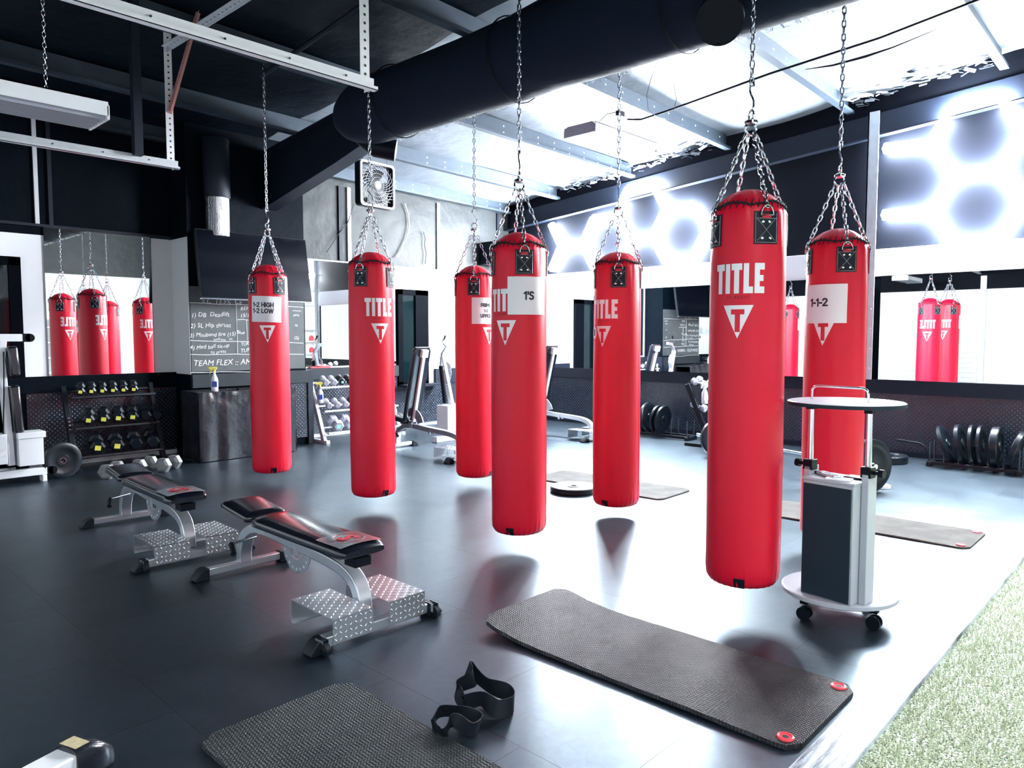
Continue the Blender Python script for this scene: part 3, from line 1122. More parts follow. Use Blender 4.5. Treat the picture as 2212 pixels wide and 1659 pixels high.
GLY = {'1': (.34, [[(.02, .80), (.26, .97), (.26, 0)]]), '2': (.6, [[(.02, .80), (.14, .95), (.34, .98), (.52, .88), (.54, .70), (.44, .52), (.04, .04), (.6, .04)]]),
       '-': (.36, [[(.02, .42), (.34, .42)]]), "'": (.12, [[(.06, 1), (.06, .70)]]), ' ': (.28, []), 'H': (.68, [[(.06, 0), (.06, 1)], [(.62, 0), (.62, 1)], [(.06, .5), (.62, .5)]]),
       'I': (.14, [[(.07, 0), (.07, 1)]]), 'L': (.5, [[(.06, 1), (.06, .05), (.5, .05)]]), 'O': (.82, [[(.41 + .35 * math.cos(q * PI / 8), .5 + .45 * math.sin(q * PI / 8)) for q in range(17)]]),
       'G': (.76, [[(.41 + .35 * math.cos(q), .5 + .45 * math.sin(q)) for q in [.7 + .32 * k for k in range(17)]] + [(.70, .48), (.44, .48)]]),
       'W': (1.05, [[(.02, 1), (.28, .02), (.52, .95), (.77, .02), (1.03, 1)]]), 'S': (.56, [[(.52, .86), (.38, .96), (.2, .96), (.06, .84), (.07, .66), (.2, .56), (.4, .47), (.52, .35), (.5, .14), (.36, .04), (.16, .04), (.02, .14)]]),
       'P': (.6, [[(.06, 0), (.06, .95), (.38, .95), (.54, .82), (.54, .52), (.38, .38), (.06, .38)]]), 'R': (.62, [[(.06, 0), (.06, .95), (.38, .95), (.54, .82), (.54, .55), (.38, .40), (.06, .40)], [(.32, .4), (.58, 0)]]),
       'M': (.82, [[(.06, 0), (.06, .97), (.41, .35), (.76, .97), (.76, 0)]]), 'E': (.54, [[(.54, .95), (.06, .95), (.06, .05), (.54, .05)], [(.06, .5), (.46, .5)]]), 'U': (.68, [[(.06, 1), (.06, .3), (.2, .06), (.48, .06), (.62, .3), (.62, 1)]])}


def stroke_text(body, cap, th=.22, lead=1.42):
    """bold sans lettering as short flat strokes, centred"""
    V, Fc = [], []
    lines = body.split('\n')
    for li, ln_ in enumerate(lines):
        tot = sum(GLY[c][0] + .14 for c in ln_) - .14
        x = -tot / 2
        y0 = ((len(lines) - 1) / 2 - li) * lead - .5
        for c in ln_:
            for st in GLY[c][1]:
                for (a, b_) in zip(st, st[1:]):
                    d = Vector((b_[0] - a[0], b_[1] - a[1]))
                    L = d.length
                    d /= L
                    n_ = Vector((-d.y, d.x)) * th / 2
                    e = d * (th * .42)
                    A_ = Vector(a) - e
                    D_ = Vector(b_) + e
                    k = len(V)
                    m = 3
                    for i in range(m + 1):
                        p = A_.lerp(D_, i / m)
                        for q in (p + n_, p - n_):
                            V.append(((x + q.x) * cap, (y0 + q.y) * cap))
                    Fc += [(k + 2 * i, k + 2 * i + 1, k + 2 * i + 3, k + 2 * i + 2) for i in range(m)]
            x += GLY[c][0] + .14
    return V, Fc


def paper_on(bag, a0, zc, rows, wd=.29, hg=.255, tx=0, tilt=0):
    v, f = grid_rect(-wd / 2, wd / 2, -hg / 2, hg / 2, 22, 12)
    ct, st = math.cos(tilt), math.sin(tilt)
    v = [(a * ct - b_ * st, a * st + b_ * ct) for a, b_ in v]
    nv = []
    for i, p in enumerate(wrap(v, a0, zc, .0045)):
        k = 1 + .006 * math.sin(v[i][0] * 40 + v[i][1] * 18)
        nv.append((p[0] * k, p[1] * k, p[2]))
    p = B().add(nv, f).obj('paper_sign', 'paper', bag)
    ib = B()
    for (body, cap, dy) in rows:
        tv, tf_ = stroke_text(body, cap)
        tv = [((a + tx) * ct - (b_ + dy) * st, (a + tx) * st + (b_ + dy) * ct) for a, b_ in tv]
        nv = []
        for q, u in zip(wrap(tv, a0, zc, .0062), tv):
            k = 1 + .006 * math.sin(u[0] * 40 + u[1] * 18)
            nv.append((q[0] * k, q[1] * k, q[2]))
        ib.add(nv, tf_)
    ib.obj('sign_lettering', 'ink', p, smooth=0)
    return p


ZB = .115
ZOFF = [.05, 0, 0, 0, 0, -.025, -.02]
bag0 = make_bag()
BG = [  # x, y, patch angle to viewer's right (deg), label
    (3.72, 1.79, 26, 'largest red punching bag with full white logo, no paper sign, nearest the camera'),
    (3.77, 3.50, 11, "red punching bag with white paper sign reading 1'S, in the middle"),
    (3.775, 5.24, 62, 'red punching bag with white logo and no paper, under the box fan'),
    (3.72, 6.91, 35, 'red punching bag with paper sign reading 1-2 HIGH 1-2 LOW, before the chalkboard'),
    (5.12, 1.83, 17, 'red punching bag with paper sign reading 1-1-2, behind the trolley'),
    (5.02, 3.55, 2, 'red punching bag with small round sticker by its logo, before the long mirror'),
    (5.06, 5.30, 88, "red punching bag half hidden behind the 1'S bag, paper sign partly covered"),
]
bags = []
for i, (x, y, pa, lab) in enumerate(BG):
    rz = math.atan2(-y, -x) + math.radians(pa)
    b_ = bag0 if i == 0 else dup(bag0, (x, y, ZB), rz, lab)
    b_.location, b_.rotation_euler = (x, y, ZB + ZOFF[i]), (0, 0, rz)
    b_['label'] = lab
    bags.append(b_)
    mc = B()
    zt = (rail_z(y) - .02 if i < 4 else deck(XF, y) - .62) - ZB
    if i == 3:
        zt = rail_z(y) - .02 - ZB
    chain(mc, (0, 0, 2.645), (0, 0, zt), .043, .056, .03, .0044)
    mc.obj('hanging_chain', 'chain', b_)
paper_on(bags[3], math.radians(-43), 1.655, [('1-2 HIGH\n1-2 LOW', .042, .012)], wd=.31, tx=-.03, tilt=-.03)
paper_on(bags[1], math.radians(9), 1.66, [("1'S", .050, .0)])
paper_on(bags[4], math.radians(-40), 1.60, [('1-1-2', .047, .01)], tx=-.035)
paper_on(bags[6], math.radians(-53), 1.655, [('PRIME', .033, .055), ('1-2', .026, .0), ('UPPER', .033, -.05)])
# round sticker on the bag before the long mirror
v, f = [(0, 0)], []
for k in range(20):
    v.append((.045 * math.cos(2 * PI * k / 20), .05 * math.sin(2 * PI * k / 20)))
    f.append((0, k + 1, (k + 1) % 20 + 1))
st = B().add(wrap(v, math.radians(-74), 1.44, .003), f).obj('round_sticker', 'print_w', bags[5])
B().add(wrap([(-.02, -.03), (.012, -.02), (.018, .022), (-.008, .034)], math.radians(-74), 1.44, .0042), [(0, 1, 2, 3)]).obj('sticker_mark', 'ink', st)


# ================================================================ benches
def lozenges(b_, o, ux, uy, nrm, W_, H_, p=.026):
    """raised tread lozenges on the plane at o spanned by ux, uy"""
    o, ux, uy, nrm = Vector(o), Vector(ux), Vector(uy), Vector(nrm)
    nx_, ny_ = int(W_ / p), int(H_ / p)
    for i in range(nx_):
        for j in range(ny_):
            c = o + ux * ((i + .5) * W_ / nx_) + uy * ((j + .5) * H_ / ny_)
            a = PI / 4 if (i + j) % 2 else -PI / 4
            d = ux * math.cos(a) + uy * math.sin(a)
            e = nrm.cross(d)
            L, w_ = .0115, .0035
            b_.add([c + d * L, c + e * w_, c - d * L, c - e * w_, c + d * L * .5 + nrm * .0022, c - d * L * .5 + nrm * .0022],
                   [(0, 1, 4), (1, 2, 5), (1, 5, 4), (2, 3, 5), (3, 0, 4), (3, 4, 5)])


def bez(pts, n=10):
    """rounded polyline (Catmull-Rom)"""
    P = [Vector(p) for p in pts]
    out = []
    for i in range(len(P) - 1):
        a, b_, c, d = P[max(0, i - 1)], P[i], P[i + 1], P[min(len(P) - 1, i + 2)]
        for k in range(n):
            t = k / n
            out.append(.5 * ((2 * b_) + (c - a) * t + (2 * a - 5 * b_ + 4 * c - d) * t * t + (3 * b_ - a - 3 * c + d) * t ** 3))
    return out + [P[-1]]


def pad_mesh(w_, L, h, puff=.012):
    """upholstered pad, centred at origin in x, y 0..L, z 0..h"""
    b_ = B()
    nx_, ny_ = 10, 20
    rg = []
    for j in range(ny_ + 1):
        y = L * j / ny_
        ey = min(1, min(y, L - y) / .035)
        ins = .022 * (1 - math.sqrt(max(0, 1 - (1 - ey) ** 2)))
        ring_ = []
        for k in range(32):
            t = 2 * PI * k / 32
            ca, sa = math.cos(t), math.sin(t)
            m = 4
            x = math.copysign(abs(ca) ** (2 / m), ca) * (w_ / 2 - ins)
            z = math.copysign(abs(sa) ** (2 / m), sa) * (h / 2 - ins * .6)
            if z > 0:
                z += puff * (1 - (2 * x / w_) ** 2) * min(1, ey)
            ring_.append(Vector((x, y, z + h / 2)))
        rg.append(ring_)
    return b_.rings(rg)


SEC = [(-.03, -.04), (.03, -.04), (.03, .04), (-.03, .04)]


def foot(b_, x, y, s_):
    T = [(0, 0), (.085, 0), (.095, .012), (.055, .062), (.03, .072), (0, .072)]
    poly = [(x + s_ * a, z) for a, z in T]
    if s_ < 0:
        poly = poly[::-1]
    Mx = Matrix(((1, 0, 0, 0), (0, 0, -1, y), (0, 1, 0, 0), (0, 0, 0, 1)))
    b_.prism(poly, -.042, .042, Mx)


def make_bench(incline=0, group=None):
    t = thing('weight_bench', 'x', 'bench', (0, 0, 0), 0, group)
    B().b2((-.31, -.03, .02), (.31, .03, .072)).obj('front_base', 'silver', t, bevel=.005)
    B().b2((-.24, 1.415, .02), (.24, 1.465, .066)).obj('rear_base', 'silver', t, bevel=.005)
    for x, y, s_ in ((-.31, 0, -1), (.31, 0, 1), (-.24, 1.44, -1), (.24, 1.44, 1)):
        f_ = B()
        foot(f_, x, y, s_)
        f_.obj('rubber_foot', 'rubber', t, bevel=.006)
    path = bez([(0, .12, .06), (0, .125, .15), (0, .17, .225), (0, .27, .27), (0, .45, .292), (0, .8, .31), (0, 1.08, .325), (0, 1.25, .31), (0, 1.38, .24), (0, 1.435, .14), (0, 1.44, .05)], 6)
    B().tube(path, .03, sec=SEC).obj('spine', 'silver', t, bevel=.006, smooth=50)
    # tread-plate foot boxes
    for x0, x1 in ((-.275, -.045), (.055, .285)):
        q = B()
        th = .003
        q.b2((x0, -.036, .03), (x1, -.033, .15)).b2((x0, -.036, .147), (x1, .36, .15)).b2((x0, .357, .03), (x1, .36, .15)).b2((x0, .33, .03), (x1, .36, .033))
        lozenges(q, (x0, -.036, .03), (1, 0, 0), (0, 0, 1), (0, -1, 0), x1 - x0, .12)
        lozenges(q, (x0, -.036, .15), (1, 0, 0), (0, 1, 0), (0, 0, 1), x1 - x0, .396)
        q.obj('tread_box', 'silver', t, smooth=0)
    # carry wheels
    for x in (-.335, .335):
        wq = B().cyl((x - .012, -.062, .032), (x + .012, -.062, .032), .03, 18)
        wh = wq.obj('wheel', 'rubber', t)
        B().b2((x - .018, -.065, .03), (x - .014, .0, .075)).b2((x + .014, -.065, .03), (x + .018, 0, .075)).obj('wheel_bracket', 'chrome', wh)
    # sector plate with holes
    def sector(T, name='sector_plate'):
        q = B()
        pts = [(.155 * math.cos(a), .155 * math.sin(a)) for a in [PI + PI * i / 18 for i in range(19)]] + [(.085 * math.cos(a), .085 * math.sin(a) + .0) for a in [2 * PI - PI * i / 12 for i in range(13)]]
        n = 18
        v, f = [], []
        for i in range(n + 1):
            a = PI + PI * i / n
            for r_ in (.075, .155):
                for xx in (-.004, .004):
                    v.append(T @ Vector((xx, r_ * math.cos(a), r_ * math.sin(a))))
        for i in range(n):
            k = i * 4
            f += [(k, k + 2, k + 6, k + 4), (k + 1, k + 5, k + 7, k + 3), (k + 2, k + 3, k + 7, k + 6), (k, k + 4, k + 5, k + 1)]
        q.add(v, f)
        o = q.obj(name, 'silver', t)
        hh = B()
        for i in range(9):
            a = PI + PI * (i + .7) / 9.6
            c = Vector((0, .132 * math.cos(a), .132 * math.sin(a)))
            for s_ in (-1, 1):
                hh.cyl(T @ (c + Vector((s_ * .0045, 0, 0))), T @ (c + Vector((s_ * .005, 0, 0))), .0085, 10)
        hh.obj('hole', 'white' if incline else 'print_w', o)
    # lever
    lv = B().tube([(-.03, 1.2, .27), (-.12, 1.25, .245), (-.17, 1.27, .235)], .008, 8).obj('lever', 'chrome', t)
    B().tube([(-.16, 1.27, .235), (-.19, 1.18, .2)], .017, 12).obj('grip', 'rubber', lv, smooth=50)
    HY = 1.11
    T0 = Matrix.Translation((0, HY, .365)) @ Matrix.Rotation(-math.radians(incline), 4, 'X')

    def place(o, T):
        o.matrix_local = T
        return o
    back = pad_mesh(.28, 1.0, .062)
    Tb = T0 @ Matrix.Translation((0, -1.02, 0))
    bp = place(back.obj('back_pad', 'pad', t, smooth=60), Tb)
    # glossy end panel with the round letter mark
    g = B()
    for j in range(6):
        pass
    v, f = grid_rect(-.128, .128, .03, .27, 12, 8)
    g.add([(a, b_, .0645 + .012 * (1 - (2 * a / .28) ** 2)) for a, b_ in v], f)
    g.obj('end_panel', 'pad_gloss', bp)
    tv, tf_ = text_mesh('S', .15, .007)
    lgm = B().add([(a.y * -1.0, a.x + .15, .0665 + .012) for a in tv], tf_)
    ring(lgm, (0, .15, .0775), .082, .0012, (0, 0, 1), 32, 4)
    lgm.obj('panel_letter', 'seam_red', bp)
    sf = B().b2((-.05, .02, -.05), (.05, .12, -.002)).b2((-.022, .1, -.035), (.022, 1.0, -.002)).obj('back_frame', 'white_metal' if incline else 'black', t, bevel=.003)
    place(sf, Tb)
    T1 = Matrix.Translation((0, HY + .02, .372)) @ Matrix.Rotation(math.radians(6 if not incline else 8), 4, 'X')
    place(pad_mesh(.27, .36, .055, .01).obj('seat_pad', 'pad', t, smooth=60), T1)
    sq = B().b2((-.022, .02, -.05), (.022, .33, -.002)).obj('seat_frame', 'black', t)
    place(sq, T1)
    for q in (-1, 1):
        B().b2((q * .045, HY - .04, .31), (q * .033, HY + .03, .375)).obj('hinge_bracket', 'silver', t)
        B().b2((q * .045, HY - .4, .25), (q * .032, HY - .37, .335)).obj('stop_bracket', 'silver', t)
    if incline:
        Ts = Matrix.Translation((0, HY, .33)) @ Matrix.Rotation(math.radians(165), 4, 'X') @ Matrix.Scale(1.5, 4)
        sector(Ts)
    else:
        sector(Matrix.Translation((0, .78, .285)))
    return t


M['pad_gloss'] = mat('worn_glossy_panel', (.16, .17, .19), .18, coat=1, var=.5, vscale=20)
bench = make_bench(0)
bench.location, bench.rotation_euler = (2.17, 3.0, 0), (0, 0, math.radians(-.5))
bench['label'] = 'flat weight bench with tread-plate foot boxes, nearest the camera'
bench2 = dup(bench, (2.06, 4.88, 0), math.radians(-2), 'flat weight bench behind the nearest one, toward the dumbbell rack')
bench3 = make_bench(76)
bench3.location, bench3.rotation_euler = (6.08, 6.45, 0), (0, 0, 0)
bench3['label'] = 'bench with upright backrest, in front of the black window'
bench4 = dup(bench3, (8.55, 6.35, 0), 0, "bench with upright backrest before the long mirror, right of the 1'S bag")
for b_ in (bench, bench2, bench3, bench4):
    b_['group'] = 'weight benches'


# ================================================================ mats
def rrect(w_, h_, r, n=6):
    pts = []
    for cx, cy, a0 in ((w_ / 2 - r, h_ / 2 - r, 0), (-w_ / 2 + r, h_ / 2 - r, PI / 2), (-w_ / 2 + r, -h_ / 2 + r, PI), (w_ / 2 - r, -h_ / 2 + r, 3 * PI / 2)):
        pts += [(cx + r * math.cos(a0 + PI / 2 * k / n), cy + r * math.sin(a0 + PI / 2 * k / n)) for k in range(n + 1)]
    return pts


def ex_mat(label, cx, cy, w_, L, rz, m, eyelets=(), lift=0, th=.016):
    t = thing('exercise_mat', label, 'exercise mat', (cx, cy, .0), rz)
    # subdivided slab so that the far end can curl
    nx_, ny_ = 14, 40
    r = .06
    b_ = B()
    top = {}
    v, f = [], []

    def zl(y):
        q = max(0, (y - (L / 2 - .42)) / .42)
        return .002 + lift * q * q

    rg = []
    for j in range(ny_ + 1):
        y = -L / 2 + L * j / ny_
        e = min(y + L / 2, L / 2 - y)
        ins = r - math.sqrt(max(0, r * r - (r - e) ** 2)) if e < r else 0
        hw = w_ / 2 - ins
        sec = [(-hw, th * .3), (-hw + .004, th)] + [(-hw + .004 + (2 * hw - .008) * i / nx_, th) for i in range(1, nx_)] + [(hw - .004, th), (hw, th * .3), (hw - .003, 0)] + [(hw - .003 - (2 * hw - .006) * i / nx_, 0) for i in range(1, nx_)] + [(-hw + .003, 0)]
        rg.append([Vector((a, y, c + zl(y) + .0015 * math.sin(9 * y + 5 * a))) for a, c in sec])
    b_.rings(rg)
    b_.obj('mat_body', m, t, smooth=30)
    for ex, ey in eyelets:
        q = B()
        ring(q, (ex, ey, th + .004), .026, .006, (0, 0, 1), 28, 8)
        q.lathe([(.0, th + .0035), (.012, th + .0035), (.026, th + .006)], 24, (ex, ey, 0))
        q.obj('eyelet', 'redplastic', t)
        B().cyl((ex, ey, th + .002), (ex, ey, th + .0062), .012, 18).obj('eyelet_hole', 'ink', t)
    return t


ex_mat('large black textured mat with two red eyelets in the right foreground', 2.865, 1.815, .655, 1.62, 0, 'mat', ((-.27, -.75), (.27, -.75)), lift=.05, th=.02)
ex_mat('dark green grey mat cut off by the bottom edge of the photo', 1.42, 1.83, .655, 1.62, 0, 'mat_green')
ex_mat('worn grey mat under the bag before the long mirror, beside the white disc', 6.02, 4.35, .60, 1.56, math.radians(1.5), 'mat_worn', (), th=.012)
ex_mat('worn grey mat with two red eyelets behind the trolley, right', 6.18, 1.95, .60, 1.60, math.radians(0), 'mat_worn', ((-.24, -.74), (.24, -.74)), th=.012)


# ================================================================ weight plates
def plate(label, R_, th, loc, rot, m='iron', group=None, bumper=True):
    t = thing('weight_plate', label, 'weight plate', loc, 0, group)
    t.rotation_euler = rot
    prof = [(.026, -th / 2), (.06, -th / 2), (.065, -th * .36), (R_ * .62, -th * .36), (R_ * .68, -th / 2), (R_ * .96, -th / 2), (R_, -th * .38), (R_, th * .38), (R_ * .96, th / 2), (R_ * .68, th / 2), (R_ * .62, th * .36), (.065, th * .36), (.06, th / 2), (.026, th / 2)]
    B().lathe(prof + [prof[0]], 48, cap=False).obj('plate_body', m, t, smooth=35)
    B().lathe([(.0255, -th / 2 - .001), (.034, -th / 2 - .001), (.034, th / 2 + .001), (.0255, th / 2 + .001), (.0255, -th / 2 - .001)], 24, cap=False).obj('steel_hub', 'chrome', t)
    return t


M['plate_white'] = mat('pale_worn_plate', (.62, .62, .62), .35, var=.3, vscale=30)
pw = plate('dark rimmed weight plate with pale top lying flat by the far mat', .225, .055, (5.52, 4.40, .028), (0, 0, 0), 'iron')
B().lathe([(.06, .0205), (.138, .0205)], 40, cap=False).obj('pale_face', 'plate_white', pw)
B().lathe([(.158, .0285), (.214, .0285)], 40, cap=False).obj('pale_rim', 'plate_white', pw)
# barbell
A_, E_ = px(1550, 985, 2, 0), px(1868, 1062, 2, 0)
A_.z, E_.z = .225, .26
d_ = (E_ - A_).normalized()
bt = thing('barbell', 'steel barbell lying on the floor behind the rightmost bags', 'barbell', (0, 0, 0))
B().cyl(A_, E_, .014, 12).obj('bar', 'chrome', bt)
B().cyl(A_ - d_ * .42, A_ + d_ * .02, .025, 16).obj('sleeve', 'chrome', bt)
B().cyl(E_ - d_ * .02, E_ + d_ * .12, .025, 16).obj('sleeve', 'chrome', bt)
B().cyl(A_ + d_ * .02, A_ + d_ * .04, .037, 16).obj('collar', 'chrome', bt)
B().cyl(E_ - d_ * .04, E_ - d_ * .02, .037, 16).obj('collar', 'chrome', bt)
ang = math.atan2(d_.y, d_.x)
plate('black plate on the far end of the barbell, left of the largest bag', .225, .05, A_ - d_ * .04, (PI / 2, 0, ang + PI / 2), 'iron')
plate('black plate on the near end of the barbell, behind the trolley', .26, .06, E_ + d_ * .05, (PI / 2, 0, ang + PI / 2), 'iron')
plate('thick black plate lying flat by the right wall behind the barbell', .225, .09, (9.42, 2.72, .045), (0, 0, 0), 'iron')
plate('small pale plate lying flat at the right foot of the barbell', .1, .03, (px(1900, 1050, 2, .015)), (0, 0, 0), 'white_metal')


def toaster_rack(label, x0, ya, yb, group, plates, toward):
    t = thing('plate_rack', label, 'plate rack', (x0, (ya + yb) / 2, 0))
    L = yb - ya
    B().b2((-.12, -L / 2, .02), (-.08, L / 2, .06)).b2((.08, -L / 2, .02), (.12, L / 2, .06)).b2((-.14, -L / 2, .0), (.14, -L / 2 + .05, .05)).b2((-.14, L / 2 - .05, 0), (.14, L / 2, .05)).obj('rack_base', 'iron', t, bevel=.003)
    n = len(plates) + 1
    for i in range(n):
        y = -L / 2 + .03 + (L - .06) * i / (n - 1)
        for x in (-.1, .1):
            B().cyl((x, y, .05), (x, y, .28), .008, 8).obj('divider', 'galv_dull', t)
    q = B().tube([(0, L / 2, .05), (0, L / 2 + .04, .2), (0, L / 2 + .1, .24), (0, L / 2 + .36, .26)], .012, 8)
    q.obj('pull_handle', 'iron', t)
    for (y, lean, R_, th, lab) in plates:
        plate(lab, R_, th, (x0, y, .055 + R_ * math.cos(lean)), (PI / 2 + lean, 0, 0), 'iron', group)


toaster_rack('low black plate rack against the right wall, right of the steel column', 9.55, 1.38, 2.30, 'bumper plates in the right rack',
             [(2.12, -.42, .225, .045, 'black bumper plate leaning furthest left in the right hand rack'), (1.98, -.2, .225, .05, 'black bumper plate second from left in the right hand rack'),
              (1.86, -.1, .225, .04, 'black bumper plate third from left in the right hand rack'), (1.78, -.08, .225, .04, 'black bumper plate fourth from left in the right hand rack'),
              (1.64, -.02, .225, .08, 'thick black bumper plate fifth from left in the right hand rack'), (1.46, .3, .215, .06, 'black bumper plate leaning right, last in the right hand rack')], 1)
toaster_rack('low black plate rack at the mirror wall right of the middle bags', 9.45, 5.35, 6.45, 'bumper plates in the left rack',
             [(6.25, -.15, .225, .05, 'black bumper plate half hidden by the bag, leftmost in the mirror wall rack'), (6.08, -.15, .225, .05, 'black bumper plate second in the mirror wall rack'),
              (5.93, .1, .21, .04, 'black bumper plate third in the mirror wall rack'), (5.84, .12, .21, .04, 'black bumper plate leaning right, last in the mirror wall rack')], 1)


# ================================================================ trolley
tr = thing('laptop_trolley', 'grey wheeled laptop trolley with round top and base, right of the largest bag', 'trolley', (4.05, 1.39, 0), 0)
B().lathe([(0, .115), (.285, .115), (.292, .12), (.292, .138), (.285, .143), (0, .143)], 56).obj('round_base', 'cartgrey', tr, smooth=35)
for k in range(4):
    a = math.radians(-25 + 90 * k)
    x, y = .235 * math.cos(a), .235 * math.sin(a)
    cs = B().b2((x - .02, y - .02, .085), (x + .02, y + .02, .115)).obj('caster_fork', 'black', tr, bevel=.003)
    B().cyl((x - .026, y, .035), (x - .010, y, .035), .035, 20).cyl((x + .010, y, .035), (x + .026, y, .035), .035, 20).cyl((x - .02, y, .045), (x + .02, y, .045), .012, 8).obj('caster_wheel', 'black', cs)
ta = math.radians(-8)
RT = Rz(ta)
o = Vector((-.12, -.03, 0))


def TT(p):
    return RT @ Vector(p) + o


def tbox(b_, lo, hi):
    c = [(a + e) / 2 for a, e in zip(lo, hi)]
    return b_.box(TT(c), [e - a for a, e in zip(lo, hi)], RT)


b_ = B()
tbox(b_, (-.12, -.135, .143), (.09, .135, .755))
b_.obj('cabinet', 'cartgrey', tr, bevel=.004)
b_ = B()
tbox(b_, (-.128, -.125, .15), (-.12, .13, .735))
b_.obj('cabinet_door', 'cartpanel', tr, bevel=.002)
b_ = B()
tbox(b_, (-.125, -.14, .755), (.095, .14, .767))
b_.obj('cabinet_top', 'cartgrey', tr)
for sy in (-1, 1):
    b_ = B()
    tbox(b_, (-.05, sy * .155 - .018, .143), (.04, sy * .155 + .018, .81))
    b_.obj('side_rail', 'cartgrey', tr, bevel=.003)
    p = B().cyl(TT((-.02, sy * .155, .8)), TT((-.02, sy * .155, 1.15)), .0155, 18).obj('post', 'chrome', tr)
    b_ = B()
    tbox(b_, (-.05, sy * .155 - .026, .79), (.01, sy * .155 + .026, .845))
    cl = b_.obj('clamp', 'black', tr, bevel=.003)
    B().cyl(TT((-.02, sy * .18, .818)), TT((-.02, sy * .215, .818)), .01, 10).cyl(TT((-.02, sy * .212, .818)), TT((-.02, sy * .235, .818)), .022, 14).obj('clamp_knob', 'black', cl)
    b_ = B()
    tbox(b_, (-.04, sy * .155 - .02, 1.115), (.0, sy * .155 + .02, 1.148))
    b_.add([TT(q) for q in ((0, sy * .155 - .012, 1.148), (0, sy * .155 + .012, 1.148), (0, sy * .155 + .012, 1.118), (0, sy * .155 - .012, 1.118), (.07, sy * .155 - .012, 1.148), (.07, sy * .155 + .012, 1.148))], [(0, 1, 2, 3), (0, 3, 4), (1, 5, 2), (2, 5, 4, 3), (0, 4, 5, 1)])
    b_.obj('top_bracket', 'black', tr)
hp = [TT((-.03, .15, 1.16))] + [TT(q) for q in ((-.03, .15, 1.20),)] + [TT((-.03, .15 - .03 * (1 - math.cos(a)), 1.21 + .03 * math.sin(a))) for a in (.4, .9, PI / 2)] + [TT((-.03, -.15 + .03 * (1 - math.cos(a)), 1.21 + .03 * math.sin(a))) for a in (PI / 2, .9, .4)] + [TT((-.03, -.15, 1.20)), TT((-.03, -.15, 1.16))]
B().tube(hp, .0065, 10).obj('handle', 'chrome', tr, smooth=60)
top = B().lathe([(0, 1.148), (.275, 1.148), (.282, 1.152), (.282, 1.162), (.275, 1.167), (0, 1.167)], 56, (-.13, -.05, 0))
top = top.obj('round_top', 'cartgrey', tr, smooth=35)
B().lathe([(.2825, 1.1475), (.2835, 1.1475), (.2835, 1.1655), (.2825, 1.1655), (.2825, 1.1475)], 56, (-.13, -.05, 0), cap=False).obj('edge_band', 'cartpanel', top)
base = Vector((4.05, 1.39, 0))
rc = thing('remote_control', 'silver television remote lying on the trolley cabinet', 'remote control', base + TT((-.035, .045, .768)), math.radians(-38))
B().b2((-.024, -.085, 0), (.024, .075, .018)).obj('remote_body', 'silver', rc, bevel=.005)
B().b2((-.022, .065, .001), (.022, .098, .014)).obj('remote_tip', 'black', rc, bevel=.004)
b_ = B()
for i in range(3):
    for j in range(6):
        b_.b2((-.016 + i * .012, -.07 + j * .02, .018), (-.008 + i * .012, -.06 + j * .02, .0205))
b_.obj('remote_button', 'greymetal', rc)
nb = thing('notepad', 'thin white notepad on the front of the trolley cabinet', 'notepad', base + TT((-.075, -.035, .768)), math.radians(5))
B().b2((-.035, -.06, 0), (.035, .06, .008)).obj('pages', 'paper', nb)
ph = thing('tablet', 'dark slim tablet lying on the right of the trolley cabinet', 'tablet', base + TT((.035, -.075, .768)), math.radians(-8))
B().b2((-.04, -.055, 0), (.04, .055, .009)).obj('tablet_body', 'black', ph, bevel=.003)


# ================================================================ resistance bands on the floor
def band(name, label, pts, w_=.05, loc=(0, 0, 0)):
    P = bez(pts + [pts[0]], 8)
    b_ = B()
    rg = []
    n = len(P) - 1
    for i in range(n):
        T = (P[(i + 1) % n] - P[i - 1]).normalized()
        up = Vector((.25 * math.sin(i * .35), .25 * math.cos(i * .35), 1)).normalized()
        side = T.cross(up).normalized()
        u = side.cross(T).normalized()
        rg.append([P[i] + u * (w_ / 2) + side * .0012, P[i] + u * (w_ / 2) - side * .0012, P[i] - u * (w_ / 2) - side * .0012, P[i] - u * (w_ / 2) + side * .0012])
    b_.rings(rg, loop=True)
    o = b_.obj(name, 'rubber', smooth=60)
    o.location = loc
    mz = min((o.matrix_basis @ v_.co).z for v_ in o.data.vertices)
    o.location.z -= mz - .001
    return tag(o, label, 'resistance band', 'resistance bands on the floor')


c = px(1048, 1530, 2, 0)
band('resistance_band', 'larger crumpled black fabric loop band left of the textured mat', [(-.09, .03, .03), (-.06, .10, .06), (.0, .07, .09), (.03, .13, .10), (.06, .05, .05), (.09, -.04, .035), (.05, -.11, .028), (-.02, -.09, .026), (-.04, -.02, .05)], .07, c)
c = px(985, 1580, 2, 0)
band('resistance_band', 'smaller crumpled black fabric loop band by the dark green mat', [(-.07, .05, .03), (-.01, .08, .05), (.05, .02, .045), (.08, -.05, .028), (.01, -.08, .03), (-.03, -.02, .06), (-.08, -.02, .03)], .055, c)


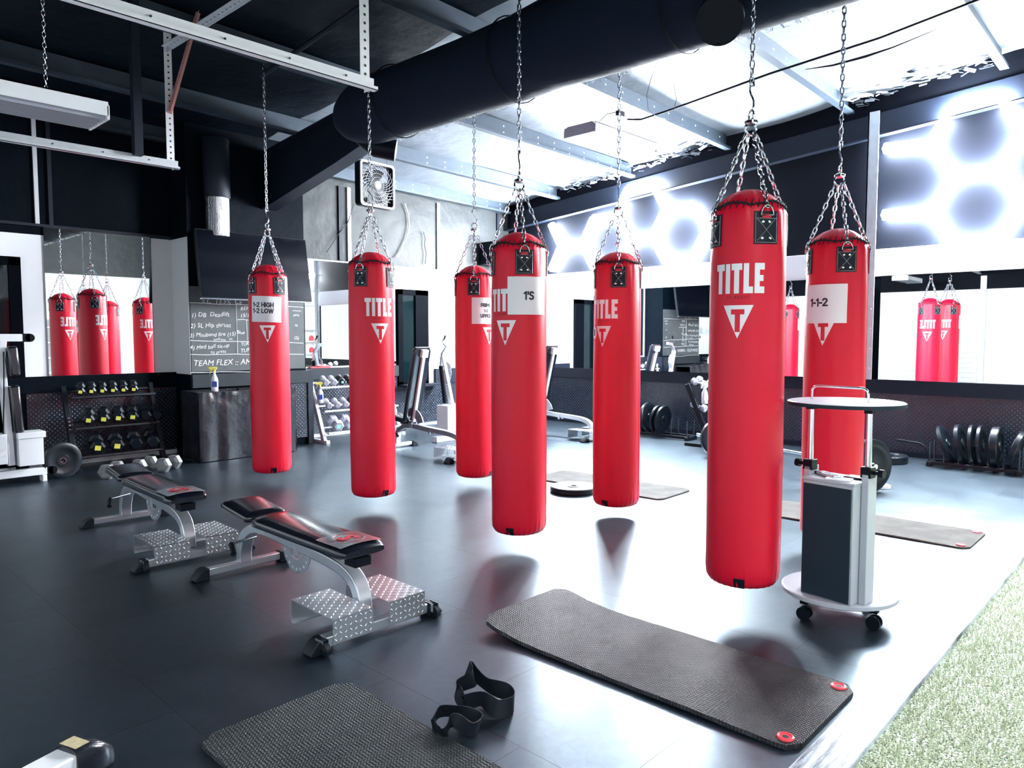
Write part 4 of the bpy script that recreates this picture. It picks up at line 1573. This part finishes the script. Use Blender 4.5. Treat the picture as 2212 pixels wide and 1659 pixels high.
# ================================================================ dumbbells
def make_dumbbell(hex_r, head_l, handle_l, hexed=True, tag_m=None, m='iron'):
    """axis along Y, resting height = centre of the heads"""
    t = thing('dumbbell', 'x', 'dumbbell', (0, 0, 0))
    B().lathe([(.012, -handle_l / 2 - .01), (.0135, -handle_l / 4), (.016, 0), (.0135, handle_l / 4), (.012, handle_l / 2 + .01)], 12, R=Rx(PI / 2)).obj('handle', 'chrome' if m != 'white_metal' else 'black', t)
    n = 6 if hexed else 24
    for s in (-1, 1):
        a, b_ = s * handle_l / 2, s * (handle_l / 2 + head_l)
        prof = [(hex_r * .62, a), (hex_r, a + s * head_l * .18), (hex_r, b_ - s * head_l * .18), (hex_r * .72, b_)]
        R = Rx(PI / 2) @ Rz(PI / 6 * (0 if hexed else 1))
        hd = B().lathe(prof, n, R=R).obj('head', m, t, smooth=25)
        if tag_m and s == 1:
            q = B().box((0, -(abs(b_) + .0012), 0), (hex_r * .75, .001, hex_r * .7), Ry(.15))
            q.obj('weight_tag', tag_m, t)
    return t


def rack(label, x0, x1, yb, h, tiers, mfr, lean=.25, tex='iron'):
    t = thing('dumbbell_rack', label, 'dumbbell rack', ((x0 + x1) / 2, yb, 0))
    L = x1 - x0
    for s in (-1, 1):
        u = B().bar((s * L / 2, -lean - .12, .03), (s * L / 2, .0, h), .05, .07, (0, 1, 0))
        u.b2((s * L / 2 - .03, -lean - .22, 0), (s * L / 2 + .03, .02, .045))
        uo = u.obj('upright', mfr, t, bevel=.004)
        if mfr == 'iron':
            hb = B()
            for q in range(4):
                f = .62 - q * .045
                p = Vector((s * L / 2, -lean - .12, .03)).lerp(Vector((s * L / 2, 0, h)), f)
                hb.cyl(p + Vector((0, -.037, .0)), p + Vector((0, -.041, 0)), .012, 8)
            hb.obj('bolt', 'chrome', uo)
    for (z, dy) in tiers:
        b_ = B()
        for s in (-1, 1):
            b_.bar((-L / 2 + .02, dy - .1 * s, z - .03 * s * 1.0), (L / 2 - .02, dy - .1 * s, z - .03 * s), .05, .02, (0, .3, 1))
        b_.obj('shelf_rail', mfr, t)
    return t


# rack one: black, yellow tags
rack('black three tier rack of yellow tagged hex dumbbells under the far left mirror', 2.52, 3.46, 9.4, .93, [(.84, -.12), (.50, -.22), (.19, -.32)], 'iron')
db_s = make_dumbbell(.05, .07, .11, tag_m='yellow')
db_m = make_dumbbell(.066, .085, .11, tag_m='yellow')
db_l = make_dumbbell(.08, .1, .11, tag_m='yellow')
db_n = make_dumbbell(.078, .1, .11)
db_w = make_dumbbell(.085, .1, .12, m='pale_iron')
ords = ['leftmost', 'second', 'third', 'fourth', 'fifth', 'sixth']
protos = {}


def put(src, loc, label, group, rz=.18, tilt=.25):
    if src not in protos:
        protos[src] = 1
        o = src
        o.location, o['label'], o['group'] = loc, label, group
    else:
        o = dup(src, loc, 0, label, group)
    o.rotation_euler = (tilt, 0, rz)
    return o


G1 = 'dumbbells on the black rack'
for i in range(6):
    put(db_s, (2.66 + i * .113, 9.26, .91), 'small black hex dumbbell with yellow tag, %s on the top shelf' % ords[i], G1, -.3)
for i in range(4):
    put(db_m, (2.70 + i * .155, 9.15, .60), 'medium black hex dumbbell with yellow tag, %s on the middle shelf' % ords[i], G1, -.3)
db_p = make_dumbbell(.066, .085, .11)
for i in range(2):
    put(db_p, (3.31 - .0 + i * .13 - .0, 9.15, .60), 'untagged black hex dumbbell, %s on the right of the middle shelf' % ['first', 'last'][i], G1, -.3)
for i in range(2):
    put(db_l, (2.74 + i * .2, 9.05, .30), 'large black hex dumbbell with yellow tag, %s on the bottom shelf' % ords[i], G1, -.2)
for i in range(2):
    put(db_n, (3.14 + i * .19, 9.05, .30), 'large untagged grey-black hex dumbbell, %s at the bottom shelf right' % ['third', 'fourth'][i], G1, -.2)
# on the floor in front
GF = 'pale headed dumbbells on the floor'
put(db_w, (2.70, 8.45, .075), 'pale hex dumbbell on the floor behind the bench head', GF, -.75, 0)
put(db_w, (3.07, 8.55, .075), 'pale hex dumbbell on the floor, middle of the three by the rack', GF, -.9, 0)
put(db_w, (3.28, 8.42, .075), 'pale hex dumbbell on the floor nearest the black covered table', GF, -.9, 0)

# rack two: mint tags
rack('white legged dumbbell rack with mint tagged dumbbells below the narrow mirror', 5.62, 6.95, 9.32, .9, [(.80, -.14), (.47, -.24), (.17, -.34)], 'white_metal')
db_r = make_dumbbell(.045, .06, .11, hexed=False, m='greymetal')
db_rm = make_dumbbell(.048, .06, .11, hexed=False, tag_m='mint')
db_hm = make_dumbbell(.085, .09, .11, tag_m='mint', m='greymetal')
G2 = 'dumbbells on the white legged rack'
for i in range(6):
    put(db_rm if i in (2, 3) else db_r, (5.76 + i * .135, 9.15, .87), '%s round dumbbell%s on the top tier of the white legged rack' % (ords[i], ' with mint tag' if i in (2, 3) else ' in grey'), G2, -.3)
for i in range(4):
    put(db_rm if i == 3 else db_r, (5.74 + i * .14, 9.05, .55), '%s round dumbbell%s on the middle tier of the white legged rack' % (ords[i], ' with mint tag' if i == 3 else ' in grey'), G2, -.3)
for i in range(2):
    put(db_hm, (5.80 + i * .20, 8.95, .27), '%s grey hex dumbbell with mint tag on the lowest tier' % ['left', 'right'][i], G2, -.2)

# rack three beside the long mirror
r3 = rack('dark dumbbell rack half hidden behind the largest bag', 8.95, 9.7, 5.15, .85, [(.80, -.12), (.48, -.2)], 'iron')
db3 = make_dumbbell(.05, .07, .11, hexed=False, m='greymetal')
for i, (x, z) in enumerate(((9.0, .86), (9.14, .88), (9.0, .55))):
    put(db3, (x, 5.0, z), ['round grey dumbbell at the near top end of the half hidden rack', 'second round grey dumbbell on top of the half hidden rack', 'round grey dumbbell on the lower tier of the half hidden rack'][i], 'dumbbells on the half hidden rack', -.2)


# ================================================================ spray bottles
def bottle(label, loc, head, rz=0, lab='blue', m='bottle'):
    t = thing('spray_bottle', label, 'spray bottle', loc, rz)
    B().lathe([(0, 0), (.036, 0), (.04, .006), (.04, .13), (.036, .155), (.016, .2), (.013, .215), (.013, .235)], 24).obj('bottle_body', m, t, smooth=50)
    h = B().lathe([(.016, .228), (.016, .255), (.011, .262)], 14)
    h.b2((-.06, -.013, .262), (.03, .013, .292)).b2((-.075, -.008, .272), (-.06, .008, .288)).bar((-.03, 0, .262), (-.055, 0, .21), .014, .008)
    h.obj('spray_head', head, t, bevel=.003)
    B().b2((-.030, -.0412, .05), (.03, -.0402, .12)).obj('bottle_label', lab, t)
    return t


# ================================================================ covered table
tb = thing('covered_table', 'table under a glossy black cloth below the chalkboard', 'table', (4.36, 8.86, 0))
b_ = B()
b_.b2((-.62, -.25, .80), (.62, .25, .83))
b_.obj('table_top', 'charwood', tb, bevel=.004)
for x in (-.58, .58):
    for y in (-.21, .21):
        B().b2((x - .02, y - .02, 0), (x + .02, y + .02, .8)).obj('leg', 'black', tb)
v, f = [], []
cols, rows = 90, 14
path = []
for i in range(cols + 1):
    s = i / cols * 1.85
    if s < .5:
        p = (-.64, .24 - s, (-1, 0))
    elif s < 1.78 - .0:
        p = (-.64 + (s - .5), -.27, (0, -1))
    else:
        p = (.64, -.27 + (s - 1.78), (1, 0))
    path.append(p)
for j in range(rows + 1):
    z = .835 - .825 * j / rows
    for i, (x, y, n_) in enumerate(path):
        w_ = (.002 + .010 * (j / rows)) * math.sin(i * .33 + 1.5 * math.sin(i * .17)) + .012 * math.sin(j * 1.9 + i * .55 + math.sin(i * .9)) * (1 if j < 2 else .15)
        v.append((x + n_[0] * w_, y + n_[1] * w_, z))
for j in range(rows):
    for i in range(cols):
        a = j * (cols + 1) + i
        f.append((a, a + 1, a + cols + 2, a + cols + 1))
q = B().add(v, f).b2((-.64, -.27, .831), (.64, .25, .838))
tb_cloth = tag(q.obj('tablecloth', 'cloth', smooth=60), 'creased glossy black cloth hanging over the table below the chalkboard', 'tablecloth')
tb_cloth.location = tb.location
bottle('white spray bottle with yellow head on the black covered table', (3.98, 8.75, .838), 'yellow', -.5)
rr = random.Random(9)
cb = B()
for k in range(3):
    c = Vector((4.18 + .11 * k, 8.72 + .03 * k, .85))
    cb.tube([c + Vector(((.04 + .008 * k) * math.cos(a), .035 * math.sin(a), .006 + .006 * math.sin(2 * a + k))) for a in [2 * PI * i / 20 for i in range(20)]], .004, 6, closed=True)
tag(cb.obj('cable_coil', 'black', smooth=60), 'tangled black cables lying on the table right of the spray bottle', 'cable')
hs = thing('headset', 'black wire stand with a headset on the table, partly hidden by the bag', 'headset', (4.52, 8.72, .84))
B().tube([(-.055, 0, .02), (-.05, 0, .08), (0, 0, .115), (.05, 0, .08), (.055, 0, .02)], .006, 8).obj('headband', 'black', hs, smooth=60)
B().lathe([(0, -.01), (.03, -.01), (.03, .01), (0, .01)], 16, (-.055, 0, .03), Ry(PI / 2)).obj('earcup', 'black', hs)
B().lathe([(0, -.01), (.03, -.01), (.03, .01), (0, .01)], 16, (.055, 0, .03), Ry(PI / 2)).obj('earcup', 'black', hs)
tag(B().tube([(4.1, 8.70, .85), (4.4, 8.78, .853), (4.7, 8.7, .85)], .008, 8).b2((4.24, 8.66, .84), (4.36, 8.7, .862)).obj('power_strip', 'black'), 'black power adapter and lead lying along the table front', 'power strip')
bottle('white spray bottle with yellow head hooked on the left end of the white legged rack', (5.66, 9.1, .56), 'yellow', -.5)
bottle('white spray bottle with white head hanging at the half hidden rack, right', (8.9, 4.86, .60), 'white', -.5, lab='paper')

# ================================================================ chalkboard and writing
cbd = thing('chalkboard', 'black chalkboard with handwritten white workout list under the television', 'chalkboard', (4.645, YC - .012, 1.5))
M['chalkb'] = mat('dusty_chalkboard', (.055, .065, .07), .7, var=.35, vscale=6)
B().b2((-.785, 0, -.44), (.785, .01, .62)).obj('board', 'chalkb', cbd)


def chalk_at(x, y):
    p = px(x, y, 1, YC - .012)
    return p.x - 4.645, p.z - 1.5


def hand(body, x, y, size, rot=0, seed=0):
    """chalk lettering whose middle sits at photo pixel x, y of the board"""
    v, f = text_mesh(body, size, -.0006, 1.02)
    cx, cz = chalk_at(x, y)
    c, s = math.cos(rot), math.sin(rot)
    out = []
    for p in v:
        u, w_ = p.x + .18 * p.y, p.y + .006 * math.sin(p.x * 38 + seed)
        out.append((cx + u * c - w_ * s, -.0015, cz + u * s + w_ * c))
    CH.add(out, f)


def cline(x0, y0, x1, y1, r=.0035):
    a, b_ = chalk_at(x0, y0), chalk_at(x1, y1)
    n = 8
    CH.tube([(a[0] + (b_[0] - a[0]) * i / n, -.001, a[1] + (b_[1] - a[1]) * i / n + .004 * math.sin(i * 1.9 + x0)) for i in range(n + 1)], r, 4)


CH = B()
hand('S.C  13.5%  Ca', 480, 652, .085, .0)
hand('1) DB  Deadlift', 455, 680, .078, .04, 1)
hand('2) SL Hip thrust', 456, 703, .078, .03, 2)
hand('3) Miniband fire (15)', 461, 723, .07, .03, 3)
hand('hydrant   ea', 482, 733, .05, .02, 4)
hand('4) Med ball sit-up', 454, 749, .07, .05, 5)
hand('to press', 472, 760, .06, .04, 6)
hand('TEAM FLEX :: AMRAP', 497, 783, .10, .0, 7)
hand('REPS', 531, 667, .07, .02, 8)
hand('15/10/5', 536, 682, .07, .02, 9)
hand('Blue', 520, 718, .062, .05, 10)
hand('R', 541, 716, .06, 0, 11)
hand('TURF', 531, 743, .055, .02, 12)
hand('TUFF', 532, 757, .07, .02, 13)
hand('ems', 640, 681, .055, 0, 14)
hand('m', 640, 703, .055, 0, 15)
hand('(5)', 641, 730, .06, 0, 16)
cline(409, 654, 655, 664)
cline(510, 658, 513, 766)
cline(513, 690, 560, 692)
cline(532, 692, 534, 736)
cline(410, 736, 655, 741)
cline(411, 766, 656, 765)
cline(412, 805, 655, 801)
cline(632, 671, 650, 672)
CH.obj('chalk_writing', 'chalk', cbd, smooth=0)


# ================================================================ television
tv = thing('television', 'large black flat television tilted forward above the chalkboard', 'television', (4.60, 8.83, 2.38))
tv.rotation_euler = (math.radians(-9), 0, math.radians(0))
B().b2((-.75, 0, -.43), (.75, .05, .43)).obj('tv_body', 'black', tv, bevel=.005)
B().b2((-.735, -.003, -.41), (.735, -.0005, .415)).obj('tv_screen', 'screen', tv)
B().b2((-.75, -.004, -.432), (.75, .03, -.424)).obj('tv_edge', 'chrome', tv)
B().b2((-.12, .05, -.12), (.12, .26, .12)).obj('wall_bracket', 'steel_dark', tv)

# ================================================================ box fan
fn = thing('box_fan', 'square box fan hung under the roof above the second bag', 'fan', (5.81, 7.95, 3.46), math.radians(4))
hw = .285
poly = rrect(2 * hw, 2 * hw, .05)
inner = rrect(2 * hw - .05, 2 * hw - .05, .04)
T = Matrix(((1, 0, 0, 0), (0, 0, 1, 0), (0, 1, 0, 0), (0, 0, 0, 1)))
n = len(poly)
fr = B()
rg = []
for (pl, y) in ((poly, -.045), (poly, .055), (inner, .055), (inner, -.045)):
    rg.append([Vector((a, y, b_)) for a, b_ in pl])
fr.rings(rg, loop=True)
fr.obj('fan_case', 'black', fn, smooth=40)
fq = B()
rg = []
for (pl, y) in ((poly, -.047), (poly, -.062), (inner, -.062), (inner, -.047)):
    rg.append([Vector((a, y, b_)) for a, b_ in pl])
fq.rings(rg, loop=True).obj('front_rim', 'white_metal', fn, smooth=40)
g = B()
for R_ in (.05, .1, .15, .2, .25):
    ring(g, (0, -.055, 0), R_, .0018, (0, 1, 0), 40, 4)
for k in range(30):
    a = 2 * PI * k / 30
    g.tube([((.045 + .24 * s) * math.cos(a + s * .9), -.055 - .006 * math.sin(PI * s), (.045 + .24 * s) * math.sin(a + s * .9)) for s in (0, .25, .5, .75, 1)], .0018, 4)
for s in (-1, 1):
    for k in range(-6, 7):
        pass
g.obj('grille', 'white_metal', fn, smooth=60)
B().cyl((0, -.064, 0), (0, -.05, 0), .045, 24).obj('grille_hub', 'white_metal', fn)
B().cyl((-.2, -.075, -.215), (-.2, -.05, -.215), .028, 20).b2((-.204, -.085, -.24), (-.196, -.075, -.19)).obj('speed_knob', 'black', fn)
bl = B()
for k in range(5):
    a = 2 * PI * k / 5
    pts = []
    for s in (0, .5, 1):
        for d in (-.5, .5):
            r_ = .05 + .19 * s
            t_ = a + d * (.9 - .2 * s)
            pts.append((r_ * math.cos(t_), .01 + d * .04, r_ * math.sin(t_)))
    bl.add(pts, [(0, 1, 3, 2), (2, 3, 5, 4)])
bl.cyl((0, -.02, 0), (0, .04, 0), .05, 16)
bl.obj('fan_blade', 'black', fn)
hg = B()
for s in (-1, 1):
    chain(hg, (s * .2, 0, hw), (s * .2, 0, deck(5.8, 8.0) - .06 - 3.46), .03, .036, .02, .002, 4)
hg.obj('hanging_chain', 'chain', fn)

# speaker on the right corner of the far wall
sp = thing('wall_speaker', 'black speaker box high in the far right corner', 'speaker', px(1068, 548, 1, 9.35))
B().b2((-.17, -.12, -.2), (.17, .2, .2)).obj('speaker_box', 'black', sp, bevel=.006)
B().b2((-.13, -.125, -.16), (.13, -.12, .16)).obj('speaker_grille', 'greymetal', sp)
tag(B().tube([px(x, y, 1, 9.56) for x, y in ((874, 440), (882, 462), (884, 490), (878, 515), (866, 540), (856, 556))], .010, 8).obj('wall_cable', 'white', smooth=60), 'white cable looping down the far insulated wall right of the fan', 'cable')
tag(B().tube([px(x, y, 1, 9.56) for x, y in ((915, 500), (919, 515), (917, 530), (921, 545), (919, 570))], .008, 8).obj('wall_cable', 'galv_dull', smooth=60), 'short dark crooked cable on the far insulated wall', 'cable')
tag(B().tube([px(x, y, 1, 9.56) for x, y in ((764, 440), (752, 480), (728, 510), (706, 545))], .006, 8).obj('wall_cable', 'black', smooth=60), 'thin black wire sagging from the fan toward the television', 'cable')
# vertical wall girts / insulation seams
sm = B()
for x in (733, 945, 985):
    p = px(x, 470, 1, YB - .01)
    sm.b2((p.x - .02, YB - .02, 2.65), (p.x + .015, YB - .001, 3.78))
for i, x in enumerate((733, 752, 945, 1074)):
    p = px(x, 470, 1, YB - .01)
    struct(B().b2((p.x - .02, YB - .03, 2.65), (p.x + .012, YB - .001, 3.76)).b2((p.x + .02, YB - .018, 2.65), (p.x + .045, YB - .001, 3.76)).obj('trim_%d' % (20 + i), 'white' if i in (1, 2) else 'steel_dark'))
for i, x in enumerate((78, 108)):
    p = px(x, 400, 1, YB - .01)
    struct(B().b2((p.x - .025, YB - .03, 2.74), (p.x + .015, YB - .001, 4.0)).obj('trim_%d' % (30 + i), 'offwhite' if i == 0 else 'steel_dark'))
struct(B().b2((XL, YB - .05, 2.73), (3.86, YB, 2.76)).obj('trim_40', 'steel_dark'))

# ================================================================ cable machine cut off at the left edge
cm = thing('cable_machine', 'white and silver cable machine cut off by the left photo edge', 'exercise machine', (1.75, 8.75, 0))


def cmp_(x, y):
    p = px(x, y, 1, 8.75)
    return p.x - 1.75, p.z


a, b_ = cmp_(-60, 728), cmp_(48, 728)
B().b2((a[0], -.035, a[1] - .045), (b_[0], .035, a[1] + .03)).obj('upper_arm', 'white_metal', cm, bevel=.006)
q = B().b2((b_[0], -.038, a[1] - .05), (b_[0] + .06, .038, a[1] + .035)).cyl((b_[0] + .06, -.038, a[1] - .008), (b_[0] + .06, .038, a[1] - .008), .042, 20)
q.obj('end_cap', 'black', cm)
pts = [cmp_(x, y) for x, y in ((5, 735), (2, 780), (8, 840), (14, 900), (20, 960), (24, 1005))]
B().tube([(p[0], 0, p[1]) for p in pts], .04, sec=[(-.045, -.03), (.045, -.03), (.045, .03), (-.045, .03)]).obj('upright', 'white_metal', cm, bevel=.006)
for k, (p0, p1) in enumerate((((22, 748), (30, 812)), ((27, 832), (38, 934)))):
    p = [cmp_(*p0), cmp_(*p1)]
    B().bar((p[0][0], -.02, p[0][1]), (p[1][0], -.02, p[1][1]), .14, .09, (1, 0, 0)).obj('pad', 'pad', cm, bevel=.02)
a, b_ = cmp_(34, 942), cmp_(90, 1000)
q = B().b2((a[0], -.1, b_[1]), (b_[0], .1, a[1]))
q.obj('weight_shroud', 'white_metal', cm, bevel=.004)
c, d = cmp_(32, 934), cmp_(93, 942)
B().b2((c[0], -.11, d[1]), (d[0], .11, c[1])).obj('shroud_cap', 'white_metal', cm, bevel=.004)
a, b_ = cmp_(-60, 942), cmp_(12, 1000)
B().b2((a[0], -.1, b_[1]), (b_[0], .1, a[1])).obj('weight_shroud', 'white_metal', cm, bevel=.004)
b_ = cmp_(100, 1008)
B().b2((-.9, -.04, .07), (b_[0], .04, .145)).b2((b_[0] - .05, -.06, 0), (b_[0] - .01, .06, .07)).b2((-.6, -.06, 0), (-.56, .06, .07)).obj('base_beam', 'white_metal', cm, bevel=.005)
B().b2((b_[0], -.042, .065), (b_[0] + .05, .042, .15)).cyl((b_[0] + .05, -.042, .107), (b_[0] + .05, .042, .107), .043, 18).obj('end_cap', 'black', cm)
B().tube([(cmp_(6, 790)[0], -.06, cmp_(6, 760)[1]), (cmp_(3, 800)[0], -.06, cmp_(3, 850)[1]), (cmp_(2, 900)[0], -.06, cmp_(2, 940)[1])], .006, 8).obj('cable', 'black', cm)
p = px(138, 996, 1, 8.7)
plate('black weight plate standing on edge right of the cable machine', .19, .04, (p.x, 8.75, .19), (PI / 2, 0, .12), 'iron')

# ================================================================ machine with curved arm before the white wall
sq = thing('squat_machine', 'white framed machine with curved holed arm behind the upright bench', 'exercise machine', (7.15, 7.9, 0))


def sqp(x, y):
    p = px(x, y, 1, 7.9)
    return Vector((p.x - 7.15, 0, p.z))


B().bar(sqp(977, 880), sqp(955, 770), .05, .07, (0, 1, 0)).obj('main_post', 'white_metal', sq, bevel=.004)
B().tube([sqp(x, y) for x, y in ((983, 747), (966, 750), (957, 765), (954, 790), (956, 800))], .025, sec=[(-.02, -.028), (.02, -.028), (.02, .028), (-.02, .028)]).obj('curved_arm', 'silver', sq, smooth=60)
B().tube([sqp(x, y) for x, y in ((962, 748), (957, 742), (957, 735), (960, 730))], .010, 8).obj('hook', 'chrome', sq)
B().tube([sqp(x, y) for x, y in ((959, 734), (962, 725))], .014, 10).obj('hook_grip', 'black', sq)
pts = [sqp(x, y) for x, y in ((963, 781), (970, 790), (972, 805), (969, 820), (962, 832))]
hp = B().tube(pts, .03, sec=[(-.035, -.004), (.035, -.004), (.035, .004), (-.035, .004)]).obj('holed_sector', 'silver', sq, smooth=60)
hh = B()
for i in range(9):
    p = pts[0].lerp(pts[4], i / 8) + Vector((.055 * math.sin(PI * i / 8) + .012, 0, 0))
    hh.cyl(p + Vector((0, -.036, 0)), p + Vector((0, -.037, 0)), .008, 8)
hh.obj('hole', 'ink', hp)
B().cyl(sqp(952, 790), sqp(961, 870), .03, 16).obj('damper', 'black', sq)
a, b_ = sqp(955, 876), sqp(1010, 925)
B().b2((a.x, -.12, b_.z), (b_.x, .12, a.z)).obj('foot_plate_box', 'white_metal', sq, bevel=.005)
B().b2((-.4, -.05, .0), (.75, .05, .08)).b2((-.1, -.04, .05), (.0, .04, b_.z + .02)).b2((.45, -.04, .05), (.53, .04, b_.z + .02)).obj('base_frame', 'white_metal', sq, bevel=.005)
# red bowl on the wainscot ledge
bw = tag(B().lathe([(0, 0), (.05, 0), (.075, .03), (.095, .075), (.088, .075), (.07, .032), (.045, .006), (0, .006)], 28, cap=False).obj('metal_bowl', 'chrome', smooth=50), 'shiny metal bowl on the ledge under the black window', 'bowl')
bw.location = (7.72, YB - .17, .715)
struct(B().b2((7.4, YB - .28, .68), (8.2, YB - .03, .714)).obj('trim_41', 'steel_dark'))
tw = tag(B().b2((-.17, -.03, 0), (.17, .03, .022)).box((.05, 0, .03), (.2, .05, .016), Rz(.1)).obj('folded_towel', 'redplastic', bevel=.006), 'red folded towel on the ledge below the narrow mirror', 'towel')
tw.location = (5.95, YB - .035, 1.031)

M['rubber_gloss'] = mat('glossy_black_cap', (.012,.015,.022), .22, bump=('noise', 25, .3, .004))
# ================================================================ machine foot in the lower left corner
lf = thing('machine_foot', 'white machine leg with black end cap in the lower left corner', 'exercise machine', (.74, 2.72, 0))
lf.rotation_euler = (0, 0, math.radians(19))
B().b2((-1.0, -.05, .03), (-.03, .05, .115)).obj('leg_tube', 'white_metal', lf, bevel=.006)
q = B()
rg = []
for (x, s, zt) in ((-.05, .058, .128), (.0, .06, .13), (.05, .058, .11), (.09, .045, .075), (.11, .02, .04)):
    rg.append([Vector((x, s * math.copysign(abs(math.cos(t)) ** .5, math.cos(t)), .004 + zt * .5 + zt * .5 * math.copysign(abs(math.sin(t)) ** .5, math.sin(t)))) for t in [2 * PI * k / 20 for k in range(20)]])
q.rings(rg).obj('end_cap', 'rubber_gloss', lf, smooth=50)
B().b2((-.045, -.04, .1325), (.005, .04, .1345)).obj('worn_label', 'wood', lf)

# ================================================================ what the mirrors see: speed bag and storage shelf
s_ = thing('speed_bag', 'dark teardrop speed bag hanging by the roller door, seen in the right mirror', 'speed bag', (XL + .5, 7.4, 1.75))
B().lathe([(.005, .17), (.02, .14), (.06, .06), (.085, -.02), (.075, -.08), (.04, -.115), (0, -.12)], 24).obj('bag_body', 'leather', s_, smooth=70)
B().cyl((0, 0, .17), (0, 0, 1.2), .006, 6).obj('cord', 'black', s_)
B().b2((-.5, -.3, 1.2), (.2, .3, 1.23)).obj('bracket', 'black', s_)
sh = thing('storage_shelf', 'white storage shelf at the near wall, seen in the far mirrors', 'shelf', (6.4, YN + .35, .006))
for x in (-1.6, 0, 1.6):
    B().b2((x - .02, -.2, 0), (x + .02, .2, 2.0)).obj('upright', 'white_metal', sh)
for z in (.4, .85, 1.3, 1.75):
    B().b2((-1.6, -.2, z), (1.6, .2, z + .03)).obj('shelf_board', 'white_metal', sh)
rr = random.Random(4)
gl = B()
for k in range(10):
    a = 2 * PI * k / 10
gl.lathe([(0, 0), (.08, 0), (.1, .05), (.09, .14), (.06, .2), (0, .22)], 14)
g0 = tag(gl.obj('boxing_glove', 'redplastic', smooth=60), 'red boxing glove', 'boxing glove', 'boxing gloves on the storage shelf')
B().b2((-.1, -.06, .03), (-.07, .02, .12)).obj('thumb', 'redplastic', g0, bevel=.01)
B().lathe([(.07, -.01), (.078, .0), (.07, .04)], 14).obj('cuff', 'black', g0)
k = 0
for z in (1.33, .88):
    for x in (5.0, 5.5, 6.0, 6.7, 7.3, 7.8):
        o = g0 if k == 0 else dup(g0, (0, 0, 0))
        o.location = (x, YN + .3, z)
        o.rotation_euler = (0, 0, k)
        o['label'] = 'one of twelve red boxing gloves on the storage shelf reflected in the mirror'
        k += 1
